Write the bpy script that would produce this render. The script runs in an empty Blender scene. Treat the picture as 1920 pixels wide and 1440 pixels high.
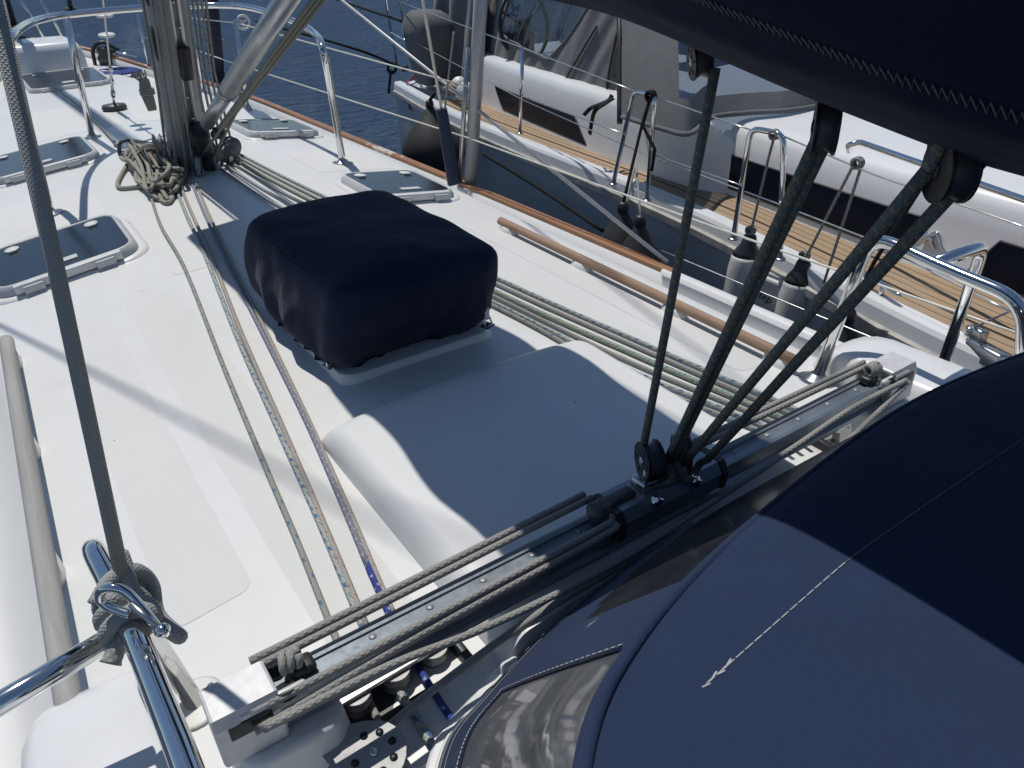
import bpy, bmesh, math, random
from mathutils import Vector, Matrix, noise

# ------------------------------------------------------------------ camera, sky, sun, exposure
scene = bpy.context.scene
COL = scene.collection
cam_data = bpy.data.cameras.new('camera')
cam_data.sensor_width = 36.0
cam_data.lens = 36.0 * 1442 / 1920
cam_data.clip_start = 0.02
cam_data.clip_end = 6000
cam = bpy.data.objects.new('camera', cam_data)
COL.objects.link(cam)
# rows: camera right, camera up, camera back, in boat axes (x starboard, y forward, z up)
RIGHT = Vector((0.82467242, -0.56469666, -0.03214162))
DOWN = Vector((-0.30980341, -0.40342608, -0.86096995))
FORE = Vector((0.47322008, 0.71997575, -0.50763931))
rot = Matrix((RIGHT, -DOWN, -FORE)).transposed()
cam.matrix_world = Matrix.Translation((-0.875, 0.0, 1.0)) @ rot.to_4x4()
scene.camera = cam

SUN_TO = Vector((-0.015, 0.38, 1.0)).normalized()
world = bpy.data.worlds.new('World')
scene.world = world
world.use_nodes = True
wn = world.node_tree.nodes
wl = world.node_tree.links
wn.clear()
w_out = wn.new('ShaderNodeOutputWorld')
w_bg = wn.new('ShaderNodeBackground')
w_sky = wn.new('ShaderNodeTexSky')
w_sky.sky_type = 'NISHITA'
w_sky.sun_disc = False
w_sky.sun_elevation = math.asin(SUN_TO.z)
w_sky.sun_rotation = math.atan2(SUN_TO.x, SUN_TO.y)
w_sky.altitude = 0
w_sky.air_density = 1.0
w_sky.dust_density = 0.15
w_sky.ozone_density = 3.0
w_bg.inputs['Strength'].default_value = 0.072
wl.new(w_sky.outputs[0], w_bg.inputs[0])
wl.new(w_bg.outputs[0], w_out.inputs[0])

sun_data = bpy.data.lights.new('sun', 'SUN')
sun_data.energy = 3.1
sun_data.angle = math.radians(0.53)
sun_data.color = (1.0, 0.965, 0.91)
sun = bpy.data.objects.new('sun', sun_data)
COL.objects.link(sun)
sun.rotation_euler = (-SUN_TO).to_track_quat('-Z', 'Y').to_euler()
sun.location = (0, 5, 12)

scene.view_settings.view_transform = 'Standard'
scene.view_settings.look = 'None'
scene.view_settings.exposure = 0.10
scene.view_settings.gamma = 1.0
scene.view_settings.use_curve_mapping = False
scene.cycles.max_bounces = 8
scene.cycles.transparent_max_bounces = 12

# ------------------------------------------------------------------ material helpers
def new_mat(name):
    m = bpy.data.materials.new(name)
    m.use_nodes = True
    nt = m.node_tree
    b = nt.nodes['Principled BSDF']
    return m, nt, b

def nd(nt, kind, **kw):
    n = nt.nodes.new(kind)
    for k, v in kw.items():
        if k == 'inp':
            for kk, vv in v.items():
                n.inputs[kk].default_value = vv
        else:
            setattr(n, k, v)
    return n

def link(nt, a, b):
    nt.links.new(a, b)

def mathn(nt, op, a, b=None, c=None):
    n = nt.nodes.new('ShaderNodeMath')
    n.operation = op
    for i, v in enumerate((a, b, c)):
        if v is None:
            continue
        if isinstance(v, (int, float)):
            n.inputs[i].default_value = v
        else:
            nt.links.new(v, n.inputs[i])
    return n.outputs[0]

def rgba(c):
    return (c[0], c[1], c[2], 1.0)

def mixc(nt, fac, a, b):
    n = nt.nodes.new('ShaderNodeMix')
    n.data_type = 'RGBA'
    for sock, v in ((n.inputs[0], fac), (n.inputs[6], a), (n.inputs[7], b)):
        if isinstance(v, (int, float)):
            sock.default_value = v
        elif isinstance(v, tuple):
            sock.default_value = rgba(v)
        else:
            nt.links.new(v, sock)
    return n.outputs[2]

def objcoord(nt):
    return nt.nodes.new('ShaderNodeTexCoord').outputs['Object']

def noise_tex(nt, vec, scale, detail=3, rough=0.55, dist=0.0):
    n = nt.nodes.new('ShaderNodeTexNoise')
    n.inputs['Scale'].default_value = scale
    n.inputs['Detail'].default_value = detail
    n.inputs['Roughness'].default_value = rough
    n.inputs['Distortion'].default_value = dist
    if vec is not None:
        nt.links.new(vec, n.inputs['Vector'])
    return n.outputs['Fac']

def ramp(nt, fac, stops):
    n = nt.nodes.new('ShaderNodeValToRGB')
    cr = n.color_ramp
    while len(cr.elements) < len(stops):
        cr.elements.new(0.5)
    for e, (p, c) in zip(cr.elements, stops):
        e.position = p
        e.color = rgba(c) if isinstance(c, tuple) else (c, c, c, 1)
    nt.links.new(fac, n.inputs[0])
    return n.outputs[0]

def bump(nt, b, height, strength=0.3, dist=0.002, normal=None):
    n = nt.nodes.new('ShaderNodeBump')
    n.inputs['Strength'].default_value = strength
    n.inputs['Distance'].default_value = dist
    nt.links.new(height, n.inputs['Height'])
    if normal is not None:
        nt.links.new(normal, n.inputs['Normal'])
    nt.links.new(n.outputs[0], b.inputs['Normal'])
    return n.outputs[0]

def m_plain(name, col, rough=0.5, metal=0.0, var=0.12, scale=18, spec=0.5, coat=0.0):
    """a slightly uneven painted, moulded or metal surface"""
    m, nt, b = new_mat(name)
    oc = objcoord(nt)
    n1 = noise_tex(nt, oc, scale, 4)
    dark = tuple(max(0, c * (1 - var)) for c in col)
    lite = tuple(min(1, c * (1 + var * 0.6)) for c in col)
    c = ramp(nt, n1, [(0.3, dark), (0.7, lite)])
    link(nt, c, b.inputs['Base Color'])
    n2 = noise_tex(nt, oc, scale * 5, 3)
    r = mathn(nt, 'MULTIPLY_ADD', n2, 0.25, rough - 0.12)
    link(nt, r, b.inputs['Roughness'])
    b.inputs['Metallic'].default_value = metal
    b.inputs['Specular IOR Level'].default_value = spec
    b.inputs['Coat Weight'].default_value = coat
    b.inputs['Coat Roughness'].default_value = 0.15
    return m

def m_gelcoat(name, col, rough, speck=True, skid=False):
    m, nt, b = new_mat(name)
    oc = objcoord(nt)
    big = noise_tex(nt, oc, 1.3, 4, 0.6)
    c = ramp(nt, big, [(0.28, tuple(x * 0.93 for x in col)), (0.74, col)])
    streak = noise_tex(nt, oc, 9, 5, 0.7)
    c = mixc(nt, mathn(nt, 'MULTIPLY', ramp(nt, streak, [(0.50, 0.0), (0.80, 1.0)]), 0.24), c, (0.55, 0.53, 0.48))
    warm = noise_tex(nt, oc, 0.9, 5, 0.7, 0.5)
    c = mixc(nt, mathn(nt, 'MULTIPLY', ramp(nt, warm, [(0.42, 0.0), (0.70, 1.0)]), 0.09), c, (0.62, 0.59, 0.51))
    if speck:
        v = nt.nodes.new('ShaderNodeTexVoronoi')
        v.inputs['Scale'].default_value = 9.0
        v.inputs['Randomness'].default_value = 1.0
        link(nt, oc, v.inputs['Vector'])
        sp = mathn(nt, 'LESS_THAN', mathn(nt, 'ADD', v.outputs['Distance'], mathn(nt, 'MULTIPLY', noise_tex(nt, oc, 160, 2), 0.05)), 0.058)
        gate = mathn(nt, 'GREATER_THAN', nd_sep(nt, v.outputs['Color']), 0.5)
        c = mixc(nt, mathn(nt, 'MULTIPLY', mathn(nt, 'MULTIPLY', sp, gate), 0.75), c, (0.16, 0.15, 0.13))
    link(nt, c, b.inputs['Base Color'])
    b.inputs['Roughness'].default_value = rough
    b.inputs['Specular IOR Level'].default_value = 0.45
    if skid:
        w1 = nt.nodes.new('ShaderNodeTexVoronoi')
        w1.distance = 'CHEBYCHEV'
        w1.inputs['Scale'].default_value = 190
        w1.inputs['Randomness'].default_value = 0.0
        mp = nt.nodes.new('ShaderNodeMapping')
        mp.inputs['Rotation'].default_value = (0, 0, math.radians(45))
        link(nt, oc, mp.inputs['Vector'])
        link(nt, mp.outputs[0], w1.inputs['Vector'])
        bump(nt, b, w1.outputs['Distance'], 0.6, 0.0011)
    else:
        bump(nt, b, noise_tex(nt, oc, 5, 2), 0.08, 0.01)
    return m

def nd_sep(nt, col):
    s = nt.nodes.new('ShaderNodeSeparateColor')
    link(nt, col, s.inputs[0])
    return s.outputs[0]

def m_canvas(name, col, weave=900, fade=0.25, rough=0.92, sheen=0.15, spots=0.0):
    m, nt, b = new_mat(name)
    oc = objcoord(nt)
    n1 = noise_tex(nt, oc, 3.2, 5, 0.65)
    n2 = noise_tex(nt, oc, 420, 2)
    c = ramp(nt, n1, [(0.25, tuple(x * (1 - fade) for x in col)), (0.75, tuple(min(1, x * (1 + fade)) for x in col))])
    c = mixc(nt, mathn(nt, 'MULTIPLY', n2, 0.35), c, tuple(min(1, x * 1.6 + 0.004) for x in col))
    if spots:
        v = nt.nodes.new('ShaderNodeTexVoronoi')
        v.inputs['Scale'].default_value = 7.0
        link(nt, oc, v.inputs['Vector'])
        d = mathn(nt, 'ADD', v.outputs['Distance'], mathn(nt, 'MULTIPLY', mathn(nt, 'SUBTRACT', noise_tex(nt, oc, 90, 4), 0.5), 0.22))
        sp = ramp(nt, d, [(0.03, 1.0), (0.09, 0.0)])
        gate = mathn(nt, 'GREATER_THAN', nd_sep(nt, v.outputs['Color']), 0.5)
        c = mixc(nt, mathn(nt, 'MULTIPLY', mathn(nt, 'MULTIPLY', sp, gate), spots), c, (0.25, 0.26, 0.28))
    link(nt, c, b.inputs['Base Color'])
    b.inputs['Roughness'].default_value = rough
    b.inputs['Specular IOR Level'].default_value = 0.15
    b.inputs['Sheen Weight'].default_value = sheen
    b.inputs['Sheen Roughness'].default_value = 0.4
    w = nt.nodes.new('ShaderNodeTexWave')
    w.inputs['Scale'].default_value = weave / 6
    link(nt, oc, w.inputs['Vector'])
    nrm = bump(nt, b, mathn(nt, 'ADD', w.outputs['Fac'], n2), 0.15, 0.0006)
    bump(nt, b, mathn(nt, 'ADD', noise_tex(nt, oc, 9, 4), mathn(nt, 'MULTIPLY', noise_tex(nt, oc, 2.6, 2), 2.2)), 0.40, 0.016, nrm)
    return m

def m_teak(name, c1, c2, scale=1.0, rough=0.6, axis='Y', white=0.0):
    m, nt, b = new_mat(name)
    oc = objcoord(nt)
    mp = nt.nodes.new('ShaderNodeMapping')
    s = [60.0, 60.0, 60.0]
    s['XYZ'.index(axis)] = 3.0
    mp.inputs['Scale'].default_value = tuple(x * scale for x in s)
    link(nt, oc, mp.inputs['Vector'])
    g = noise_tex(nt, mp.outputs[0], 1.0, 6, 0.65, 0.6)
    big = noise_tex(nt, oc, 2.5, 4)
    c = ramp(nt, g, [(0.32, c2), (0.68, c1)])
    c = mixc(nt, mathn(nt, 'MULTIPLY', big, 0.45), c, tuple(x * 0.72 for x in c1))
    if white:
        wn_ = noise_tex(nt, oc, 3.1, 5, 0.7)
        wm = ramp(nt, wn_, [(0.60, 0.0), (0.63, 1.0)])
        c = mixc(nt, mathn(nt, 'MULTIPLY', wm, white), c, (0.62, 0.58, 0.52))
    link(nt, c, b.inputs['Base Color'])
    b.inputs['Roughness'].default_value = rough
    bump(nt, b, g, 0.25, 0.001)
    return m

def m_rope(name, base, fleck=None, fleck2=None, per=28.0, duty=0.16, n_u=6, pitch=70.0, spread=0.25):
    """braided line: u runs round the line, v along it in metres"""
    m, nt, b = new_mat(name)
    uv = nt.nodes.new('ShaderNodeTexCoord').outputs['UV']
    sp = nt.nodes.new('ShaderNodeSeparateXYZ')
    link(nt, uv, sp.inputs[0])
    u, v = sp.outputs[0], sp.outputs[1]
    un = mathn(nt, 'MULTIPLY', u, float(n_u))
    vn = mathn(nt, 'MULTIPLY', v, pitch)
    a = mathn(nt, 'FRACT', mathn(nt, 'ADD', un, vn))
    c_ = mathn(nt, 'FRACT', mathn(nt, 'SUBTRACT', un, vn))
    ta = mathn(nt, 'ABSOLUTE', mathn(nt, 'SUBTRACT', a, 0.5))
    tb = mathn(nt, 'ABSOLUTE', mathn(nt, 'SUBTRACT', c_, 0.5))
    h = mathn(nt, 'SUBTRACT', 1.0, mathn(nt, 'MULTIPLY', mathn(nt, 'MAXIMUM', ta, tb), 1.9))
    oc = objcoord(nt)
    dirt = noise_tex(nt, oc, 14, 4, 0.6)
    col = mixc(nt, mathn(nt, 'MULTIPLY', dirt, 0.45), base, tuple(x * 0.55 for x in base))
    col = mixc(nt, mathn(nt, 'MULTIPLY', mathn(nt, 'SUBTRACT', 1.0, h), 0.55), col, tuple(x * 0.35 for x in base))
    def flecks(col, fc, off, dty):
        q = mathn(nt, 'FRACT', mathn(nt, 'ADD', mathn(nt, 'ADD', mathn(nt, 'MULTIPLY', v, per), mathn(nt, 'MULTIPLY', u, spread)), off))
        k = mathn(nt, 'LESS_THAN', q, dty)
        chk = mathn(nt, 'GREATER_THAN', mathn(nt, 'FRACT', mathn(nt, 'ADD', mathn(nt, 'MULTIPLY', u, 3.0), mathn(nt, 'MULTIPLY', v, per * 0.5))), 0.42)
        return mixc(nt, mathn(nt, 'MULTIPLY', mathn(nt, 'MULTIPLY', k, chk), 0.85), col, fc)
    if fleck:
        col = flecks(col, fleck, 0.0, duty)
    if fleck2:
        col = flecks(col, fleck2, 0.5, duty)
    link(nt, col, b.inputs['Base Color'])
    b.inputs['Roughness'].default_value = 0.85
    b.inputs['Specular IOR Level'].default_value = 0.2
    bump(nt, b, h, 0.7, 0.0016)
    return m

def m_metal(name, col, rough, aniso=0.0, scratch=0.1):
    m, nt, b = new_mat(name)
    oc = objcoord(nt)
    n = noise_tex(nt, oc, 40, 4, 0.6)
    c = ramp(nt, n, [(0.3, tuple(x * (1 - scratch) for x in col)), (0.7, col)])
    link(nt, c, b.inputs['Base Color'])
    b.inputs['Metallic'].default_value = 1.0
    n2 = noise_tex(nt, oc, 11, 5, 0.7)
    link(nt, mathn(nt, 'MULTIPLY_ADD', n2, rough * 0.9, rough * 0.55), b.inputs['Roughness'])
    return m

def m_clear(name, tint, gloss=0.10, opac=0.35, rough=0.03, haze=(0.4, 0.42, 0.44)):
    """clear flexible window film: part see-through, part milky, with a mirror coat"""
    m = bpy.data.materials.new(name)
    m.use_nodes = True
    nt = m.node_tree
    nt.nodes.clear()
    out = nt.nodes.new('ShaderNodeOutputMaterial')
    tr = nt.nodes.new('ShaderNodeBsdfTransparent')
    tr.inputs[0].default_value = rgba(tint)
    df = nt.nodes.new('ShaderNodeBsdfDiffuse')
    df.inputs[0].default_value = rgba(haze)
    gl = nt.nodes.new('ShaderNodeBsdfGlossy')
    gl.inputs['Roughness'].default_value = rough
    gl.inputs[0].default_value = (1, 1, 1, 1)
    m1 = nt.nodes.new('ShaderNodeMixShader')
    m2 = nt.nodes.new('ShaderNodeMixShader')
    oc = objcoord(nt)
    dn = noise_tex(nt, oc, 7, 4, 0.6, 0.4)
    link(nt, mathn(nt, 'MULTIPLY', dn, opac * 2), m1.inputs[0])
    link(nt, tr.outputs[0], m1.inputs[1])
    link(nt, df.outputs[0], m1.inputs[2])
    fr = nt.nodes.new('ShaderNodeFresnel')
    fr.inputs[0].default_value = 1.5
    bp = nt.nodes.new('ShaderNodeBump')
    bp.inputs['Strength'].default_value = 0.072
    bp.inputs['Distance'].default_value = 0.02
    link(nt, noise_tex(nt, oc, 6, 3), bp.inputs['Height'])
    link(nt, bp.outputs[0], gl.inputs['Normal'])
    link(nt, bp.outputs[0], fr.inputs['Normal'])
    link(nt, mathn(nt, 'MULTIPLY_ADD', fr.outputs[0], 0.22, gloss), m2.inputs[0])
    link(nt, m1.outputs[0], m2.inputs[1])
    link(nt, gl.outputs[0], m2.inputs[2])
    link(nt, m2.outputs[0], out.inputs[0])
    return m

M = {}
M['gel'] = m_gelcoat('white_gelcoat', (0.72, 0.722, 0.705), 0.34)
M['skid'] = m_gelcoat('non_skid_gelcoat', (0.645, 0.647, 0.628), 0.64, skid=True)
M['gel2'] = m_gelcoat('clean_white_gelcoat', (0.71, 0.72, 0.725), 0.25, speck=False)
M['navy'] = m_canvas('navy_canvas', (0.012, 0.0165, 0.038), sheen=0.06, fade=0.35)
M['navy_hood'] = m_canvas('navy_hood_canvas', (0.0175, 0.0285, 0.064), spots=0.6, fade=0.17, sheen=0.05)
M['navy_boom'] = m_canvas('navy_boom_canvas', (0.009, 0.0125, 0.029), fade=0.3, sheen=0.05)
M['grey_canvas'] = m_canvas('grey_canvas', (0.125, 0.13, 0.135), fade=0.16)
M['chrome'] = m_metal('polished_stainless', (0.72, 0.72, 0.72), 0.10)
M['steel'] = m_metal('worn_stainless', (0.55, 0.55, 0.54), 0.28)
M['alu'] = m_metal('anodised_aluminium', (0.60, 0.61, 0.62), 0.42, scratch=0.18)
M['alu_dark'] = m_plain('weathered_mast_aluminium', (0.36, 0.36, 0.35), 0.5, 0.35, 0.22, 9)
M['alu_paint'] = m_plain('silver_grey_paint', (0.42, 0.43, 0.44), 0.42, 0.25, 0.1)
M['silver_cap'] = m_plain('pale_silver_casting', (0.60, 0.60, 0.60), 0.45, 0.2, 0.12, 60)
M['track'] = m_plain('blue_grey_track', (0.25, 0.285, 0.32), 0.35, 0.6, 0.12)
M['black'] = m_plain('black_plastic', (0.018, 0.019, 0.021), 0.42, 0, 0.3, 30)
M['rubber'] = m_plain('matt_black_rubber', (0.020, 0.021, 0.020), 0.6, 0, 0.3, 12)
M['dark_grey'] = m_plain('dark_grey_plastic', (0.06, 0.065, 0.07), 0.45, 0, 0.25)
M['white_plastic'] = m_plain('white_plastic', (0.66, 0.66, 0.63), 0.4, 0, 0.1)
M['grey_plastic'] = m_plain('light_grey_plastic', (0.50, 0.51, 0.52), 0.45, 0, 0.1)
M['fender_white'] = m_plain('scuffed_white_vinyl', (0.58, 0.57, 0.53), 0.45, 0, 0.28, 9)
M['acrylic'] = m_plain('smoked_acrylic', (0.012, 0.016, 0.022), 0.17, 0, 0.2, 8, 0.9)
M['win'] = m_plain('dark_tinted_glass', (0.008, 0.012, 0.022), 0.20, 0, 0.2, 8, 0.08)
M['teak_rail'] = m_teak('varnished_teak', (0.36, 0.175, 0.08), (0.22, 0.095, 0.04), rough=0.45, white=0.8)
M['teak_hand'] = m_teak('bare_teak', (0.38, 0.255, 0.175), (0.22, 0.135, 0.085), rough=0.75)
M['teak_grey'] = m_teak('weathered_grey_teak', (0.40, 0.39, 0.37), (0.27, 0.26, 0.245), rough=0.8)
M['teak_deck'] = m_teak('teak_deck', (0.40, 0.285, 0.18), (0.31, 0.215, 0.13), scale=0.6, rough=0.75)
M['caulk'] = m_plain('black_caulking', (0.03, 0.027, 0.025), 0.6)
M['hull_grey'] = m_plain('blue_grey_topsides', (0.40, 0.425, 0.44), 0.34, 0, 0.1, 2, 0.28)
M['rub'] = m_plain('grey_rubbing_strip', (0.36, 0.345, 0.31), 0.6, 0, 0.3, 14)
M['wire'] = m_metal('stainless_wire', (0.74, 0.73, 0.68), 0.30)
M['wire_white'] = m_plain('white_sheathed_wire', (0.66, 0.64, 0.56), 0.4)
M['r_grey'] = m_rope('grey_line_blue_fleck', (0.42, 0.41, 0.37), (0.05, 0.17, 0.28), None, 16, 0.20)
M['r_blue'] = m_rope('white_line_blue_fleck', (0.56, 0.55, 0.49), (0.03, 0.13, 0.33), (0.10, 0.26, 0.34), 18, 0.24, spread=0.4)
M['r_red'] = m_rope('beige_line_red_fleck', (0.50, 0.47, 0.42), (0.36, 0.17, 0.12), None, 24, 0.13, spread=0.4)
M['r_violet'] = m_rope('violet_line', (0.30, 0.30, 0.38), (0.36, 0.37, 0.46), None, 40, 0.3)
M['r_royal'] = m_rope('royal_blue_line', (0.06, 0.09, 0.34), (0.35, 0.38, 0.55), None, 30, 0.18)
M['r_green'] = m_rope('green_fleck_line', (0.46, 0.46, 0.38), (0.08, 0.24, 0.24), (0.14, 0.27, 0.18), 34, 0.30, spread=0.6)
M['r_trav'] = m_rope('grey_traveller_line', (0.42, 0.41, 0.385), None, None, 20, 0.2)
M['r_sheet'] = m_rope('dark_mainsheet', (0.20, 0.205, 0.185), (0.08, 0.13, 0.16), (0.26, 0.22, 0.14), 60, 0.2, spread=0.6)
M['r_olive'] = m_rope('olive_grey_line', (0.42, 0.405, 0.34), None, None, 20, 0.2)
M['r_dark'] = m_rope('dark_grey_webbing', (0.46, 0.465, 0.44), None, None, 20, 0.2, 10, 190.0)
M['r_check'] = m_rope('black_white_line', (0.45, 0.44, 0.41), (0.03, 0.03, 0.03), (0.05, 0.05, 0.05), 80, 0.35, spread=0.4)
M['r_black'] = m_rope('black_line', (0.02, 0.02, 0.02), None, None, 20, 0.2)
M['r_redline'] = m_rope('red_line', (0.42, 0.03, 0.05), None, None, 20, 0.2)
M['thread'] = m_plain('pale_thread', (0.42, 0.42, 0.42), 0.8)
M['thread_dim'] = m_plain('dimmed_thread', (0.15, 0.155, 0.17), 0.8)  # darker thread; on the hood roof it paints the pale seam as shaded
M['film'] = m_clear('clear_window_film', (0.50, 0.51, 0.52), 0.0, 0.34, 0.06, (0.25, 0.26, 0.27))
M['film_shade'] = m_clear('clear_film_in_shade', (0.13, 0.14, 0.16), -0.01, 0.20, 0.12, (0.09, 0.095, 0.11))  # same clear film, its colour darkened to stand for shade on the panes
M['film_tint'] = m_clear('blue_window_film', (0.30, 0.34, 0.41), 0.04, 0.10, 0.04, (0.10, 0.12, 0.15))
M['denim'] = m_canvas('faded_navy_strap', (0.040, 0.050, 0.085), fade=0.35)
M['sailcloth'] = m_plain('grey_white_sailcloth', (0.45, 0.45, 0.42), 0.8, 0, 0.2, 7)
M['gold'] = m_plain('brass_pin', (0.45, 0.36, 0.2), 0.35, 0.9)

def water_mat():
    """choppy harbour water: deep blue body colour under a broken sky reflection"""
    m = bpy.data.materials.new('harbour_water')
    m.use_nodes = True
    nt = m.node_tree
    nt.nodes.clear()
    out = nt.nodes.new('ShaderNodeOutputMaterial')
    oc = objcoord(nt)
    mp = nt.nodes.new('ShaderNodeMapping')
    mp.inputs['Rotation'].default_value = (0, 0, 0.25)
    mp.inputs['Scale'].default_value = (1.0, 2.1, 1.0)
    link(nt, oc, mp.inputs['Vector'])
    n1 = noise_tex(nt, mp.outputs[0], 1.7, 3, 0.5, 0.5)
    n2 = noise_tex(nt, mp.outputs[0], 6.0, 4, 0.6, 0.7)
    h = mathn(nt, 'ADD', n1, mathn(nt, 'MULTIPLY', n2, 0.34))
    bp = nt.nodes.new('ShaderNodeBump')
    bp.inputs['Strength'].default_value = 1.0
    bp.inputs['Distance'].default_value = 0.30
    link(nt, h, bp.inputs['Height'])
    df = nt.nodes.new('ShaderNodeBsdfDiffuse')
    big = noise_tex(nt, oc, 0.35, 3)
    link(nt, ramp(nt, big, [(0.3, (0.011, 0.043, 0.105)), (0.7, (0.015, 0.054, 0.125))]), df.inputs[0])
    link(nt, bp.outputs[0], df.inputs['Normal'])
    gl = nt.nodes.new('ShaderNodeBsdfGlossy')
    gl.inputs['Roughness'].default_value = 0.05
    link(nt, bp.outputs[0], gl.inputs['Normal'])
    fr = nt.nodes.new('ShaderNodeFresnel')
    fr.inputs[0].default_value = 1.33
    link(nt, bp.outputs[0], fr.inputs['Normal'])
    mx = nt.nodes.new('ShaderNodeMixShader')
    link(nt, mathn(nt, 'MINIMUM', mathn(nt, 'MULTIPLY', fr.outputs[0], 0.60), 0.26), mx.inputs[0])
    link(nt, df.outputs[0], mx.inputs[1])
    link(nt, gl.outputs[0], mx.inputs[2])
    link(nt, mx.outputs[0], out.inputs[0])
    return m
M['water'] = water_mat()

# ------------------------------------------------------------------ mesh helpers
class MB:
    def __init__(self):
        self.v, self.f, self.uv, self.sm = [], [], [], []

    def face(self, idx, smooth=False, uv=None):
        self.f.append(tuple(idx))
        self.sm.append(smooth)
        self.uv.append(uv)

    def box(self, lo, hi, mat=None):
        b = len(self.v)
        for x in (lo[0], hi[0]):
            for y in (lo[1], hi[1]):
                for z in (lo[2], hi[2]):
                    p = Vector((x, y, z))
                    self.v.append(mat @ p if mat else p)
        for q in ((0, 1, 3, 2), (4, 6, 7, 5), (0, 4, 5, 1), (2, 3, 7, 6), (0, 2, 6, 4), (1, 5, 7, 3)):
            self.face([b + i for i in q])
        return self

    def rbox(self, lo, hi, r=0.01, mat=None, seg=2):
        bm = bmesh.new()
        vs = []
        for x in (lo[0], hi[0]):
            for y in (lo[1], hi[1]):
                for z in (lo[2], hi[2]):
                    vs.append(bm.verts.new((x, y, z)))
        for q in ((0, 1, 3, 2), (4, 6, 7, 5), (0, 4, 5, 1), (2, 3, 7, 6), (0, 2, 6, 4), (1, 5, 7, 3)):
            bm.faces.new([vs[i] for i in q])
        bmesh.ops.bevel(bm, geom=bm.edges[:], offset=r, segments=seg, profile=0.5, affect='EDGES')
        self.from_bm(bm, mat)
        bm.free()
        return self

    def from_bm(self, bm, mat=None, smooth=True):
        b = len(self.v)
        bm.verts.index_update()
        for v in bm.verts:
            self.v.append(mat @ v.co if mat else v.co.copy())
        for f in bm.faces:
            self.face([b + v.index for v in f.verts], smooth)

    def prism(self, pts, z0, z1, mat=None, bevel=0.0, smooth=False):
        """pts: outline in local xy, extruded z0..z1"""
        bm = bmesh.new()
        lo = [bm.verts.new((p[0], p[1], z0)) for p in pts]
        hi = [bm.verts.new((p[0], p[1], z1)) for p in pts]
        bm.faces.new(lo[::-1])
        top = bm.faces.new(hi)
        n = len(pts)
        for i in range(n):
            bm.faces.new((lo[i], lo[(i + 1) % n], hi[(i + 1) % n], hi[i]))
        bmesh.ops.recalc_face_normals(bm, faces=bm.faces[:])
        if bevel:
            ed = [e for e in bm.edges if abs(e.verts[0].co.z - e.verts[1].co.z) < 1e-9]
            bmesh.ops.bevel(bm, geom=ed, offset=bevel, segments=2, profile=0.5, affect='EDGES')
        self.from_bm(bm, mat, smooth)
        bm.free()
        return self

    def tube(self, pts, r, seg=8, cap=True, flat=None):
        pts = [Vector(p) for p in pts]
        n = len(pts)
        rr = [r] * n if isinstance(r, (int, float)) else list(r)
        t0 = (pts[1] - pts[0]).normalized()
        up = Vector((0, 0, 1)) if abs(t0.z) < 0.9 else Vector((1, 0, 0))
        nrm = (up - t0 * up.dot(t0)).normalized()
        b0 = len(self.v)
        ln = 0.0
        lens = []
        for i in range(n):
            if i == 0:
                t = t0
            elif i == n - 1:
                t = (pts[i] - pts[i - 1]).normalized()
            else:
                t = (pts[i + 1] - pts[i - 1])
                t = t.normalized() if t.length > 1e-9 else t0
            nrm = (nrm - t * nrm.dot(t))
            nrm = nrm.normalized() if nrm.length > 1e-9 else t.orthogonal().normalized()
            bi = t.cross(nrm)
            if i:
                ln += (pts[i] - pts[i - 1]).length
            lens.append(ln)
            for k in range(seg):
                a = 2 * math.pi * k / seg
                fx = flat if flat else 1.0
                self.v.append(pts[i] + (nrm * math.cos(a) + bi * math.sin(a) * fx) * rr[i])
        for i in range(n - 1):
            for k in range(seg):
                k2 = (k + 1) % seg
                a, b, c, d = b0 + i * seg + k, b0 + i * seg + k2, b0 + (i + 1) * seg + k2, b0 + (i + 1) * seg + k
                u0, u1 = k / seg, (k + 1) / seg
                self.face((a, b, c, d), True, ((u0, lens[i]), (u1, lens[i]), (u1, lens[i + 1]), (u0, lens[i + 1])))
        if cap:
            self.face([b0 + k for k in range(seg)][::-1])
            self.face([b0 + (n - 1) * seg + k for k in range(seg)])
        return self

    def lathe(self, prof, origin, axis=(0, 0, 1), seg=20, smooth=True):
        """prof: (radius, height) pairs along axis"""
        ax = Vector(axis).normalized()
        e1 = ax.orthogonal().normalized()
        e2 = ax.cross(e1)
        o = Vector(origin)
        b0 = len(self.v)
        for (r, h) in prof:
            for k in range(seg):
                a = 2 * math.pi * k / seg
                self.v.append(o + ax * h + (e1 * math.cos(a) + e2 * math.sin(a)) * max(r, 1e-5))
        for i in range(len(prof) - 1):
            for k in range(seg):
                k2 = (k + 1) % seg
                self.face((b0 + i * seg + k, b0 + i * seg + k2, b0 + (i + 1) * seg + k2, b0 + (i + 1) * seg + k), smooth)
        self.face([b0 + k for k in range(seg)][::-1])
        self.face([b0 + (len(prof) - 1) * seg + k for k in range(seg)])
        return self

    def grid(self, rows, smooth=True, flip=False, wrap=False):
        """rows: list of equal-length point lists"""
        b0 = len(self.v)
        n = len(rows[0])
        for r in rows:
            for p in r:
                self.v.append(Vector(p))
        for i in range(len(rows) - 1):
            for k in range(n if wrap else n - 1):
                k2 = (k + 1) % n
                q = (b0 + i * n + k, b0 + i * n + k2, b0 + (i + 1) * n + k2, b0 + (i + 1) * n + k)
                self.face(q[::-1] if flip else q, smooth, None)
        return self

BASE = {}

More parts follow.
